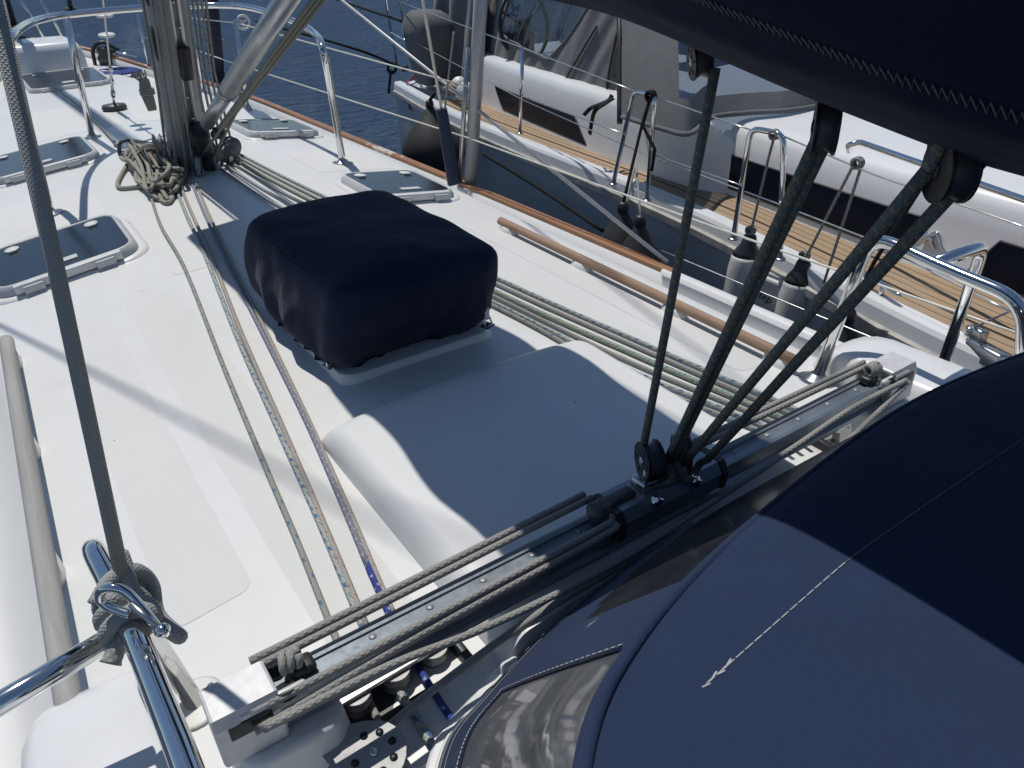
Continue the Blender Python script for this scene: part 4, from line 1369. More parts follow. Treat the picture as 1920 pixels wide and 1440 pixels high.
# ---- black organisers either side
def organiser(p, ang, w, label, lines=3):
    p = Vector(p)
    r = root('line_organiser', label, 'organiser', p)
    f = frame_at(p, (math.cos(ang), math.sin(ang), 0), (0.0, -0.10, 1))
    part(MB().prism(rrect(-w / 2 - 0.012, w / 2 + 0.012, -0.055, 0.045, 0.022, 5), 0.0, 0.008, f, 0.002), 'base_plate', M['dark_grey'], r)
    part(MB().prism(rrect(-w / 2, w / 2, -0.002, 0.045, 0.012, 5), 0.045, 0.052, f, 0.002), 'top_plate', M['steel'], r)
    part(MB().rbox((-w / 2, 0.030, 0.004), (w / 2, 0.046, 0.046), 0.004, f), 'back_wall', M['black'], r)
    for s in (-1, 1):
        part(MB().rbox((s * (w / 2 - 0.008) - 0.008, -0.045, 0.004), (s * (w / 2 - 0.008) + 0.008, 0.04, 0.046), 0.004, f), 'side_wall', M['black'], r)
    part(MB().rbox((-w / 2 + 0.006, -0.046, 0.006), (w / 2 - 0.006, -0.036, 0.022), 0.003, f), 'front_lip', M['black'], r)
    for i in range(lines):
        x = (i - (lines - 1) / 2) * w / (lines + 0.25)
        o = f @ Vector((x, 0.012, 0.008))
        zd = f.to_3x3() @ Vector((0, 0, 1))
        part(MB().lathe([(0.027, 0.0), (0.027, 0.004), (0.020, 0.010), (0.026, 0.016), (0.026, 0.020), (0.020, 0.026), (0.026, 0.032), (0.025, 0.036)], o, zd, 22), 'sheave', M['alu_dark'], r)
    for x in (-w * 0.47, -w * 0.44, -w * 0.25, w * 0.02, w * 0.28, w * 0.46):
        o = f @ Vector((x, 0.026, 0.052))
        zd = f.to_3x3() @ Vector((0, 0, 1))
        part(MB().lathe([(0, 0), (0.006, 0), (0.0045, 0.0025), (0, 0.003)], o, zd, 10), 'rivet', M['chrome'], r)
organiser((-0.575, 0.835, -0.098), 0.04, 0.24, 'black line organiser with three sheaves below the left half of the track')
organiser((0.625, 0.855, -0.108), 0.0, 0.16, 'black line organiser half hidden below the right end of the track', 3)

# ---- snatch block on shackles, lower edge of the view
r = root('snatch_block', 'steel block with round holes lying shackled by the lower edge', 'block', (-0.677, 0.743, -0.09))
bc = Vector((-0.674, 0.715, -0.05))
bx = Vector((-0.712, 0.751, -0.05)) - bc
f = frame_at(bc, bx, (-0.05, -0.25, 1))
out = [(0.048 * math.cos(a), 0.048 * math.sin(a)) for a in [math.radians(q) for q in range(60, 301, 15)]] 
out = [(-x if False else x, y) for x, y in out]
out = [(0.075, 0.016), (0.055, 0.03), (0.03, 0.042)] + [(0.048 * math.cos(a), 0.048 * math.sin(a)) for a in [math.radians(q) for q in range(65, 300, 15)]] + [(0.03, -0.042), (0.055, -0.03), (0.075, -0.016)]
for z in (0.012, -0.014):
    bm = bmesh.new()
    o = bm.verts
    mbp = MB().prism(out, z - 0.002, z + 0.002, f, 0.0008)
    bm.free()
    part(mbp, 'cheek', M['alu_dark'], r)
part(MB().lathe([(0.042, -0.011), (0.034, 0.0), (0.042, 0.011)], bc, f.to_3x3() @ Vector((0, 0, 1)), 22), 'sheave', M['black'], r)
for i in range(7):
    a = math.radians(40 + i * 46)
    o = f @ Vector((0.030 * math.cos(a), 0.030 * math.sin(a), 0.0142))
    part(MB().lathe([(0, 0), (0.0062, 0), (0.0062, 0.0006), (0, 0.0006)], o, f.to_3x3() @ Vector((0, 0, 1)), 12), 'hole', M['black'], r)
part(MB().lathe([(0, 0), (0.007, 0), (0.006, 0.006), (0.003, 0.006), (0.003, 0.003), (0, 0.003)], f @ Vector((0, 0, 0.014)), f.to_3x3() @ Vector((0, 0, 1)), 12), 'axle', M['chrome'], r)
part(MB().rbox((0.068, -0.016, -0.014), (0.086, 0.016, 0.014), 0.004, f), 'head', M['dark_grey'], r)
part(MB().tube(rounded([f @ Vector(q) for q in ((0.085, 0.012, 0), (0.115, 0.014, 0), (0.12, 0, 0), (0.115, -0.014, 0), (0.085, -0.012, 0))], 0.008), 0.0045, 8), 'shackle', M['steel'], r)
part(MB().tube(rounded([f @ Vector(q) for q in ((0.112, 0.0, 0.012), (0.135, 0.0, 0.014), (0.178, 0.0, 0.01), (0.182, 0, 0), (0.178, 0.0, -0.012), (0.135, 0.0, -0.014), (0.112, 0, -0.012))], 0.012), 0.0048, 8), 'shackle', M['steel'], r)
# eye bolt with shackle on the right pedestal
r = root('eye_shackle', 'small dark shackle on the right track pedestal', 'shackle', (0.786, 0.838, -0.1))
ep = Vector((0.663, 0.78, -0.006))
part(MB().lathe([(0, 0), (0.010, 0), (0.008, 0.008), (0, 0.01)], ep, (0, -1, 0.1), 10), 'pad', M['steel'], r)
part(MB().tube([ep + Vector((0.011 * math.sin(a), -0.012, 0.012 * math.cos(a) - 0.01)) for a in [k * math.pi / 6 for k in range(13)]], 0.0035, 6), 'eye', M['steel'], r)
part(MB().tube(rounded([ep + Vector(q) for q in ((-0.006, -0.014, -0.02), (-0.008, -0.02, -0.055), (0.010, -0.02, -0.06), (0.008, -0.014, -0.02))], 0.008), 0.004, 6), 'bow', M['steel'], r)
part(MB().rbox((-0.014, -0.012, -0.03), (0.014, 0.012, 0.0), 0.006, frame_at(ep + Vector((0.004, -0.025, -0.058)), (1, 0, 0), (0, 0, 1))), 'small_block', M['black'], r)

# ---- boom with sail cover
def boom_zb(y):
    return 0.790 + 0.105 * (min(y, 0.84) - 0.34) / 0.9 + 0.155 * max(0.0, y - 0.84) + 0.055 * max(0.0, min(y, 0.84) - 0.34)
NEAR = [(-0.330, 0.0, 1.0), (-0.324, -0.02, 0.92), (-0.305, 0, 0.70), (-0.265, 0, 0.46), (-0.20, 0, 0.25), (-0.13, 0, 0.08), (-0.085, 0, 0.015), (-0.05, 0, 0.0), (-0.015, 0, 0.015), (0.03, 0, 0.08), (0.10, 0, 0.25), (0.165, 0, 0.46), (0.215, 0, 0.70), (0.240, 0, 0.92), (0.247, 0, 1.0)]
def boom_pt(y, k, off=0.0):
    """k runs along the cover from its near rim under the boom to its far rim"""
    k = max(0.0, min(len(NEAR) - 1.001, k))
    i = int(k)
    t = k - i
    x = NEAR[i][0] * (1 - t) + NEAR[i + 1][0] * t
    h = NEAR[i][2] * (1 - t) + NEAR[i + 1][2] * t
    zb = boom_zb(y)
    dz = 0.175
    g = max(0.0, min(1.0, (y - 0.75) / 0.4))
    fo = (0.016 * noise.noise(Vector((y * 2.2 + k * 0.25, k * 0.55 - y * 2.6, 3.3))) + 0.010 * noise.noise(Vector((y * 3.0, k * 0.9 + y * 4.0, 8)))) * (0.4 + 1.15 * g)
    sag = 0.012 * noise.noise(Vector((y * 2.6, 0.5, 0.2)))
    nx = -1.0 if x < -0.05 else 1.0
    return Vector((x + nx * (fo + off) * 0.8, y, zb + dz * h - (fo + off) * 0.6 * (1 - h) + sag * (1 if h > 0.8 else 0.3)))
bl = root('boom', 'boom under a long dark navy sail cover', 'boom', (-0.05, 1.0, 0.8))
mb = MB()
ks = [q / 4 for q in range(0, 57)]
mb.grid([[boom_pt(-1.2 + 5.0 * i / 120, k) for k in ks] for i in range(121)], True, False)
cv = part(mb, 'sail_cover', M['navy_boom'], bl)
# furled sail lying in the open top of the cover
mb = MB()
rows = []
for i in range(121):
    y = -1.2 + 5.0 * i / 120
    a, b = boom_pt(y, 0), boom_pt(y, 14)
    rw = []
    for q in range(21):
        t = q / 20
        p = a.lerp(b, t)
        p.x += (0.004 if q == 0 else (-0.004 if q == 20 else 0))
        p.z += -0.006 + 0.055 * math.sin(math.pi * t) ** 0.7 + 0.012 * noise.noise(Vector((y * 2.0, t * 9, 2.0))) * math.sin(math.pi * t)
        rw.append(p)
    rows.append(rw)
mb.grid(rows, True, False)
part(mb, 'furled_sail', M['sailcloth'], bl)
# zigzag stitching on the near side
mb = MB()
zz = [boom_pt(0.14 + 0.60 * i / 170, 2.55 - 1.5 * (0.60 * i / 170 - 0.11) + (0.10 if i % 2 else -0.10), 0.0022) for i in range(171)]
mb.tube(zz, 0.0010, 5)
part(mb, 'zigzag_stitching', M['thread_dim'], cv)
mb = MB().tube([boom_pt(-1.0 + 4.6 * i / 150, 7.0, 0.002) for i in range(151)], 0.006, 6)
part(mb, 'bottom_seam', M['navy_boom'], cv)

# ---- mainsheet blocks
def sheet_block(p, axis, up, rad, label, group, plain=False):
    p = Vector(p)
    r = root('sheet_block', label, 'block', p, group)
    ax = Vector(axis).normalized()
    upv = Vector(up)
    upv = (upv - ax * upv.dot(ax)).normalized()
    f = frame_at(p, upv, ax)
    w = rad * (0.38 if plain else 0.42)
    ncheek = (-1, 1)
    for s in ncheek:
        o = [(rad * math.cos(a), rad * math.sin(a)) for a in [math.radians(q) for q in range(50, 311, 13)]] + ([(rad * 1.7, -rad * 0.62), (rad * 1.9, -rad * 0.4), (rad * 1.9, rad * 0.4), (rad * 1.7, rad * 0.62)] if plain else [(rad * 1.25, -rad * 0.30), (rad * 1.45, -rad * 0.12), (rad * 1.45, rad * 0.12), (rad * 1.25, rad * 0.30)])
        part(MB().prism(o, s * w - rad * 0.06, s * w + rad * 0.06, f, rad * 0.03), 'cheek', M['black'], r)
    part(MB().lathe([(rad * 0.96, -w * 0.9), (rad * 0.78, 0.0), (rad * 0.96, w * 0.9)], p, ax, 26), 'sheave', M['dark_grey'], r)
    for k in range(0 if plain else 6):
        a = 2 * math.pi * k / 6 + 0.4
        for s in (-1, 1):
            part(MB().rbox((rad * 0.48, -rad * 0.07, -rad * 0.01), (rad * 0.78, rad * 0.07, rad * 0.01), rad * 0.008, frame_at(f @ Vector((0, 0, s * (w + rad * 0.075))), f.to_3x3() @ Vector((math.cos(a), math.sin(a), 0)), ax)), 'spoke_slot', M['rubber'], r)
    for s in (-1, 1):
        part(MB().lathe([(0, 0), (rad * 0.26, 0), (rad * 0.26, rad * 0.05), (rad * 0.12, rad * 0.08), (0, rad * 0.08)], f @ Vector((0, 0, s * (w + rad * 0.05))), ax * s, 14), 'hub', M['black' if plain else 'steel'], r)
    part(MB().tube(rounded([f @ Vector(q) for q in ((rad * 1.2, 0, -w * 0.9), (rad * 1.75, 0, -w * 0.6), (rad * 1.75, 0, w * 0.6), (rad * 1.2, 0, w * 0.9))], rad * 0.3), rad * 0.11, 8), 'bail', M['steel'], r)
    return r
b1 = Vector((-0.03, 0.789, 0.84))
b2 = Vector((-0.1, 0.53, 0.802))
b3 = Vector((-0.14, 0.364, 0.796))
sheet_block(b1, (0.75, -0.45, 0.1), (0, 0, 1), 0.026, 'round block with slotted cheek under the boom, first from the mast', 'sheet blocks under the boom')
sheet_block(b2, (0.62, -0.78, 0.0), (0.30, 0.10, 1), 0.030, 'black block under the middle of the boom carrying two rope falls', 'sheet blocks under the boom', True)
sheet_block(b3, (0.80, -0.60, 0.0), (0.30, 0.15, 1), 0.031, 'aftmost black block hanging from the boom', 'sheet blocks under the boom', True)
c1 = Vector((-0.05, 0.808, 0.165))
c2 = Vector((0.027, 0.805, 0.15))
sheet_block(c1, (0.93, -0.35, 0.0), (0, 0, -1), 0.036, 'left black ratchet block standing on the traveller car', 'sheet blocks on the car')
sheet_block(c2, (0.80, -0.6, 0.05), (-0.1, 0, -1), 0.034, 'right black block on the traveller car behind the rope falls', 'sheet blocks on the car')
# mainsheet falls
ms = root('mainsheet', 'dark grey mainsheet rope rove between the car and the boom', 'rope', (CX, TY, 0.05))
def fall(a, b, n=10, rad=0.0074):
    a, b = Vector(a), Vector(b)
    part(MB().tube(lin([a, b], n), rad, 10), 'rope_fall', M['r_sheet'], ms)
fall((-0.058, 0.82, 0.185), (-0.03, 0.76, 0.832))
fall((-0.02, 0.796, 0.155), (-0.105, 0.535, 0.788))
fall((-0.007, 0.793, 0.155), (-0.095, 0.527, 0.794))
fall((0.018, 0.782, 0.15), (-0.15, 0.379, 0.795))
fall((0.059, 0.769, 0.14), (-0.125, 0.359, 0.782))
part(MB().tube(spl([Vector((-0.02, 0.796, 0.155)), c1 + Vector((0.03, -0.03, -0.035)), c1 + Vector((0.02, -0.02, -0.05)), c1 + Vector((0.0, 0.0, -0.045))], 5), 0.0074, 8), 'rope_turn', M['r_sheet'], ms)
part(MB().tube(spl([Vector((-0.007, 0.793, 0.155)), c2 + Vector((-0.02, -0.035, -0.03)), c2 + Vector((0.0, -0.03, -0.045)), c2 + Vector((0.03, -0.02, -0.03)), Vector((0.059, 0.769, 0.14))], 5), 0.0074, 8), 'rope_turn', M['r_sheet'], ms)
part(MB().tube(spl([Vector((-0.125, 0.359, 0.782)), b3 + Vector((0.03, -0.02, 0.03)), b3 + Vector((-0.01, 0.0, 0.04)), Vector((-0.15, 0.379, 0.795))], 5), 0.0074, 8), 'rope_turn', M['r_sheet'], ms)

# ---- spray hood
def hood_curves(u):
    """u in -1..1 from port aft round the front to starboard aft: base and roof-edge points"""
    base = [(-0.90, -0.75, -0.06), (-0.88, -0.10, -0.06), (-0.80, 0.36, -0.06), (-0.612, 0.640, -0.055), (-0.49, 0.708, -0.052), (-0.255, 0.772, -0.05), (0.0, 0.80, -0.05)]
    top = [(-0.80, -0.75, 0.44), (-0.79, -0.20, 0.455), (-0.745, 0.13, 0.46), (-0.646, 0.266, 0.46), (-0.525, 0.334, 0.46), (-0.318, 0.377, 0.462), (0.0, 0.405, 0.465)]
    return base, top
bs, tp = hood_curves(0)
bs = bs + [(-x, y, z) for x, y, z in bs[-2::-1]]
tp = tp + [(-x, y, z) for x, y, z in tp[-2::-1]]
NB = 12
bc_, tc_ = spl(bs, NB), spl(tp, NB)
sh = root('spray_hood', 'navy canvas spray hood with clear windows over the companionway', 'spray hood', (0, 0.0, -0.06))
NS = 20
def hs(i, j, off=0.0):
    s = j / NS
    a, b = bc_[i], tc_[i]
    p = a.lerp(b, s)
    d = (b - a)
    o = Vector((p.x, p.y + 0.6, 0)).normalized()
    return p + o * (0.006 * math.sin(math.pi * s) + off) 
nI = len(bc_)
def is_win(i, j):
    u = i / NB
    # u: 0..6 port side to centre, 6..12 to starboard
    if not (6 <= j < NS - 1):
        return False
    uu = u if u <= 6 else 12 - u
    lo = 1.4
    if lo <= uu < 3.85:
        return j >= 6
    if uu >= 4.5:
        return j >= 8 + max(0, (5.0 - uu) * 3)
    return False
mbc, mbw, mbw2 = MB(), MB(), MB()
rows = [[hs(i, j) for j in range(NS + 1)] for i in range(nI)]
for mbx in (mbc, mbw, mbw2):
    for rw in rows:
        for p in rw:
            mbx.v.append(Vector(p))
for i in range(nI - 1):
    for j in range(NS):
        q = (i * (NS + 1) + j, (i + 1) * (NS + 1) + j, (i + 1) * (NS + 1) + j + 1, i * (NS + 1) + j + 1)
        ((mbw2 if i > 4 * NB else mbw) if is_win(i, j) else mbc).face(q, True)
fp = part(mbc, 'front_panel', M['navy_hood'], sh)
part(mbw, 'window', M['film'], sh)
part(mbw2, 'window', M['film_shade'], sh)
# stitched borders round the windows and along the lower hem
def edge_line(fn, rad, off):
    return MB().tube([Vector(fn(k)) for k in fn.rng], rad, 5)
mb = MB()
for jj, off in ((0.8, 0.0016), (1.15, 0.0016), (2.3, 0.0016)):
    pts = []
    for i in range(nI):
        a = hs(i, int(jj), off); b = hs(i, int(jj) + 1, off)
        pts.append(a.lerp(b, jj - int(jj)))
    for k in range(0, len(pts) - 1):
        for q in range(5):
            a = pts[k].lerp(pts[k + 1], q / 5 + 0.02); b = pts[k].lerp(pts[k + 1], q / 5 + 0.14)
            mb.tube([a, b], 0.0007, 4, False)
part(mb, 'hem_stitching', M['thread'], fp, kind='stuff')
mb = MB()
def border(i0, i1, jlow):
    pts = [hs(i0, j, 0.002) for j in range(NS - 1, jlow - 1, -1)] + [hs(i, jlow, 0.002) for i in range(i0 + 1, i1)] + [hs(i1, j, 0.002) for j in range(jlow, NS)]
    mb.tube(pts, 0.0022, 5)
    pts2 = [hs(i0 - 1, j, 0.0015).lerp(hs(i0, j, 0.0015), 0.45) for j in range(NS - 1, jlow - 2, -1)] + [hs(i, jlow - 1, 0.0015).lerp(hs(i, jlow, 0.0015), 0.3) for i in range(i0, i1 + 1)] + [hs(i1 + 1, j, 0.0015).lerp(hs(i1, j, 0.0015), 0.45) for j in range(jlow - 1, NS)]
    for k in range(len(pts2) - 1):
        for q in range(2):
            a = pts2[k].lerp(pts2[k + 1], q / 2 + 0.03); b = pts2[k].lerp(pts2[k + 1], q / 2 + 0.36)
            mb2.tube([a, b], 0.0009, 4, False)
for ia, ib in ((int(1.4 * NB) + 1, int(3.85 * NB) + 1), (int(8.15 * NB) + 1, int(10.6 * NB) - 1)):
    mb, mb2 = MB(), MB()
    border(ia, ib, 6)
    part(mb, 'window_binding', M['navy'], fp)
    part(mb2, 'window_stitching', M['thread'], fp, kind='stuff')
# roof
mb = MB()
rows = []
for j in range(15):
    t = j / 14
    rw = []
    for i in range(nI):
        p = tc_[i]
        c = Vector((p.x * (1 - t), p.y + (-0.75 - p.y) * t * 0.98 * (1 if p.y > -0.7 else 0), p.z + 0.045 * (1 - (p.x / 0.7) ** 2) * math.sin(t * math.pi / 2) * 0.5))
        rw.append(c)
    rows.append(rw)
# simple athwartship loft instead: roof lines from port edge to starboard edge
rows = []
half = (nI - 1) // 2
for i in range(half + 1):
    a, b = tc_[i], tc_[nI - 1 - i]
    rw = []
    for k in range(25):
        t = k / 24
        p = a.lerp(b, t)
        arch = 4 * t * (1 - t)
        wdt = (b - a).length / 1.4
        p.z += 0.030 * arch * wdt
        p.z += 0.006 * noise.noise(Vector((p.x * 3, p.y * 3, 0.4)))
        rw.append(p)
    rows.append(rw)
mb.grid(rows, True, True)
rf = part(mb, 'roof', M['navy_hood'], sh)
mb = MB().tube([Vector(p) + Vector((0, 0.002, -0.002)) for p in tc_], 0.0058, 8)
part(mb, 'piping', M['navy_hood'], sh)
mb = MB().tube([Vector(p) + Vector((0, 0.0, -0.006)) for p in bc_], 0.006, 8)
part(mb, 'base_track', M['white_plastic'], sh)
# one line of old stitching across the roof
mb, mbd = MB(), MB()
for k in range(86):
    x = -0.525 + 1.05 * k / 86
    def rz(x):
        y = 0.262 + 0.012 * min(1, max(0, x + 0.525) / 0.2)
        i = 0
        while i < half - 1 and tc_[i + 1].y < y:
            i += 1
        q = (y - tc_[i].y) / max(1e-6, tc_[i + 1].y - tc_[i].y)
        zs = []
        for a_, b_ in ((tc_[i], tc_[nI - 1 - i]), (tc_[i + 1], tc_[nI - 2 - i])):
            t = (x - a_.x) / (b_.x - a_.x)
            zs.append(a_.z + 0.030 * 4 * t * (1 - t) * (b_.x - a_.x) / 1.4)
        return Vector((x, y, zs[0] * (1 - q) + zs[1] * q + 0.006 * noise.noise(Vector((x * 3, y * 3, 0.4))) + 0.0004))
    (mb if x < -0.33 else mbd).tube([rz(x), rz(x + 0.0105)], 0.0008 if x < -0.33 else 0.0005, 4)
for q in range(6):
    x = -0.53 + 0.006 * q
    mb.tube([rz(x), rz(x + 0.008) + Vector((0, 0.002 * ((q % 3) - 1), 0.0))], 0.0012, 4)
part(mb, 'roof_stitching', M['thread'], rf, kind='stuff')
part(mbd, 'roof_stitching', M['thread_dim'], rf, kind='stuff')  # shaded stretch of the same seam, its shade put into the thread colour
# white coaming the hood is fixed to
mb = MB()
rows = []
for i in range(nI):
    p = bc_[i]
    o = Vector((p.x, p.y + 0.6, 0)).normalized()
    rows.append([p + o * 0.022 + Vector((0, 0, -0.09)), p + o * 0.022 + Vector((0, 0, -0.012)), p + o * 0.016 + Vector((0, 0, -0.006)), p - o * 0.012 + Vector((0, 0, -0.006)), p - o * 0.016 + Vector((0, 0, -0.09))])
mb.grid(rows, False, True)
struct(mb, 'hood_coaming', M['gel2'], deck)

# ---- guard rails by the cockpit
RT = 0.0165
gp = root('guard_rail', 'polished guard rail tube in the lower left corner', 'rail', (-0.87, 1.035, -0.13))
pp = rounded([(-0.868, 1.035, zdeck(-0.868, 1.035)), (-0.930, 1.155, 0.205), (-0.911, 0.95, 0.20), (-0.899, 0.62, 0.235), (-0.905, 0.1, 0.25)], 0.075, 8)
part(MB().tube(pp, RT, 16), 'rail_tube', M['chrome'], gp)
part(MB().tube([(-0.945, 0.965, 0.150), (-1.10, 0.960, 0.125), (-1.35, 0.95, 0.10)], RT, 16), 'side_tube', M['chrome'], gp)
part(MB().lathe([(0, 0), (0.05, 0), (0.052, 0.003), (0.044, 0.005), (0, 0.006)], K3(-0.868, 1.035, 0.0), deck_normal(-0.868, 1.035), 24), 'base_plate', M['white_plastic'], gp)
for dx, dy in ((-0.034, -0.012), (0.032, 0.014)):
    part(MB().lathe([(0, 0), (0.008, 0), (0.006, 0.002), (0, 0.0015)], K3(-0.868 + dx, 1.035 + dy, 0.004), (0, 0, 1), 10), 'screw', M['steel'], gp)
gs = root('guard_rail', 'polished guard rail loop above the right end of the track', 'rail', (0.873, 1.088, -0.13))
pp = rounded([(0.873, 1.088, zdeck(0.873, 1.088)), (0.975, 1.075, 0.285), (0.955, 0.86, 0.262), (0.944, 0.665, 0.248), (0.99, 0.60, -0.1)], 0.07, 8)
part(MB().tube(pp, RT, 16), 'rail_tube', M['chrome'], gs)
pp = rounded([(0.957, 0.895, 0.262), (1.215, 0.90, 0.248), (1.40, 1.0, -0.25)], 0.045, 8)
part(MB().tube(pp, RT, 16), 'side_tube', M['chrome'], gs)
part(MB().lathe([(0, 0), (0.05, 0), (0.052, 0.003), (0.03, 0.006), (0.022, 0.02), (0, 0.02)], K3(0.873, 1.088, 0.0), deck_normal(0.873, 1.088), 24), 'base_plate', M['steel'], gs)

# ---- webbing line, snap hook and knot on the left rail
kn = Vector((-0.906, 0.961, 0.206))
rope('tether', [Vector((-0.814, 1.053, 0.974)), Vector((-0.846, 1.038, 0.668)), Vector((-0.902, 0.966, 0.218))], 0.0098, 'r_dark', 'thick dark grey line hanging down the left side of the view', 'rope')
sk = root('snap_hook', 'steel snap hook at the end of the thick grey line', 'hook', kn)
h = [Vector(q) for q in [(-0.879, 0.853, 0.226), (-0.888, 0.876, 0.25), (-0.898, 0.892, 0.274), (-0.911, 0.901, 0.285), (-0.925, 0.913, 0.278), (-0.931, 0.918, 0.26), (-0.922, 0.91, 0.247), (-0.904, 0.892, 0.239)]]
part(MB().tube(spl(h, 6), 0.0065, 10), 'hook_body', M['chrome'], sk)
part(MB().tube([Vector((-0.899, 0.88, 0.266)), Vector((-0.877, 0.844, 0.235))], 0.0048, 8), 'gate', M['steel'], sk)
part(MB().lathe([(0, -0.009), (0.008, -0.007), (0.010, 0.0), (0.008, 0.007), (0, 0.009)], Vector((-0.876, 0.843, 0.235)), (0.6, -0.5, 0), 12), 'pivot', M['chrome'], sk)
mb = MB()
bar0, bar1 = Vector((-0.911, 0.95, 0.20)), Vector((-0.918, 1.05, 0.2025))
bax = (bar1 - bar0).normalized()
e1_, e2_ = Vector((1, 0, 0)), Vector((0, 0, 1))
turns = []
for k in range(61):
    a = 2 * math.pi * 3.2 * k / 60
    turns.append(bar0 + bax * (-0.045 + 0.078 * k / 60) + (e1_ * math.cos(a) + e2_ * math.sin(a)) * (0.029 + 0.003 * math.sin(a * 2.3)))
mb.tube(turns, 0.0115, 10)
up_ = Vector((-0.914, 0.939, 0.227))
mb.tube(spl([turns[-1], turns[-1] + Vector((0.012, 0.012, 0.03)), up_ + Vector((0.016, 0, -0.012)), up_ + Vector((0, 0.0, 0.012)), up_ + Vector((-0.016, 0, -0.012)), turns[30] + Vector((-0.004, 0, 0.016)), turns[30] + Vector((0.02, -0.02, -0.02))], 6), 0.0112, 10)
mb.tube(spl([turns[0], turns[0] + Vector((0.02, -0.015, -0.03)), bar0 + Vector((0.036, 0.0, -0.03)), bar0 + Vector((0.042, 0.03, 0.0)), bar0 + Vector((0.03, 0.03, 0.035)), bar0 + Vector((0.0, 0.02, 0.046)), bar0 + Vector((-0.03, 0.0, 0.03))], 6), 0.0112, 10)
kt = thing(mb, 'rope_knot', M['r_dark'], 'dark grey knot tied round the left rail tube', 'knot')
thing(MB().tube(spl([(-0.919, 0.92, 0.196), (-0.93, 0.908, 0.188), (-0.947, 0.894, 0.172)], 5), [0.0125] * 10 + [0.0145], 12), 'rope_tail', M['r_trav'], 'short frayed pale rope end below the dark knot', 'rope')

# ================================================================== THE NEIGHBOURING YACHT
R_T = [(-4, 2.10), (-2, 1.66), (-0.4, 1.56), (0.6, 1.60), (1.283, 1.714), (1.68, 1.815), (2.265, 1.965), (3.01, 2.095), (4.47, 2.224), (5.63, 2.36), (7.0, 2.64), (7.6, 2.78)]
def xr(y):
    return _sm(R_T, y)
C_T = [(-4, 2.4), (-1, 2.12), (0, 2.12), (1.2, 2.19), (1.63, 2.24), (2.2, 2.32), (3.1, 2.48), (4, 2.66), (6.5, 3.0)]
def xc(y):
    return _sm(C_T, y) + 0.03
K_T = [(2.0, 2.42), (2.8, 2.40), (3.4, 2.40), (4.2, 2.53), (5.66, 2.80), (6.3, 2.94)]
def xk(y):
    return _sm(K_T, y)
STERN = 7.42
nb = root('moored_yacht', 'grey hulled yacht with teak side deck moored alongside', 'yacht', (3.8, 3.0, -1.6))
yl = [-3.6 + (STERN + 3.6) * i / 80 for i in range(81)]
def hullx(y, z):
    t = max(0.0, (-0.37 - z) / 1.3)
    return xr(y) - 0.012 + 0.06 * t * t + 0.10 * t * t * t
mb = MB()
mb.grid([[(hullx(y, z), y, z) for z in (-0.355, -0.5, -0.7, -0.9, -1.1, -1.3, -1.5, -1.75)] for y in yl], True, True)
b0 = len(mb.v)
mb.grid([[(hullx(STERN, z), STERN, z) for z in (-0.355, -0.7, -1.1, -1.75)], [(hullx(STERN, z) + 0.05, STERN + 0.04, z) for z in (-0.355, -0.7, -1.1, -1.75)], [(6.0, STERN + 0.12, z) for z in (-0.355, -0.7, -1.1, -1.75)]], False, True)
hl = part(mb, 'hull', M['hull_grey'], nb)
mb = MB()
sec = [(-0.016, -0.385), (-0.030, -0.380), (-0.030, -0.345), (-0.016, -0.338), (0.02, -0.338), (0.02, -0.385)]
mb.grid([[(xr(y) + a, y, z) for a, z in sec] for y in yl], False, True, wrap=True)
part(mb, 'rubbing_strip', M['rub'], nb)
mb = MB()
sec = [(-0.012, -0.340), (-0.006, -0.285), (0.004, -0.268), (0.012, -0.262), (0.028, -0.262), (0.032, -0.267), (0.038, -0.267), (0.042, -0.262), (0.068, -0.262), (0.075, -0.268), (0.079, -0.30)]
mb.grid([[(xr(y) + a, y, z) for a, z in sec] for y in yl], True, True)
mb.sharp = 22
part(mb, 'gunwale', M['gel2'], nb)
# transom top and after deck
mb = MB()
mb.box((2.78, 6.3, -0.36), (6.0, STERN - 0.02, -0.275))
part(mb, 'after_deck', M['gel2'], nb)
# caulked bed and each teak plank
yd = [-3.4 + (6.35 + 3.4) * i / 50 for i in range(51)]
mb = MB()
mb.grid([[(xr(y) + 0.077, y, -0.300), (xr(y) + 0.8, y, -0.300)] for y in yd], False, True)
bed = part(mb, 'deck_bed', M['caulk'], nb)
x0 = 0.083
for j in range(14):
    w = 0.047
    mb = MB()
    a0, a1 = x0 + 0.0022, x0 + w - 0.0022
    rows = []
    for y in yd:
        rows.append([(xr(y) + a0, y, -0.301), (xr(y) + a0, y, -0.2945), (xr(y) + a1, y, -0.2945), (xr(y) + a1, y, -0.301)])
    mb.grid(rows, False, True)
    part(mb, 'plank', M['teak_deck'], nb)
    x0 += w + (0.014 if j == 2 else 0.0)

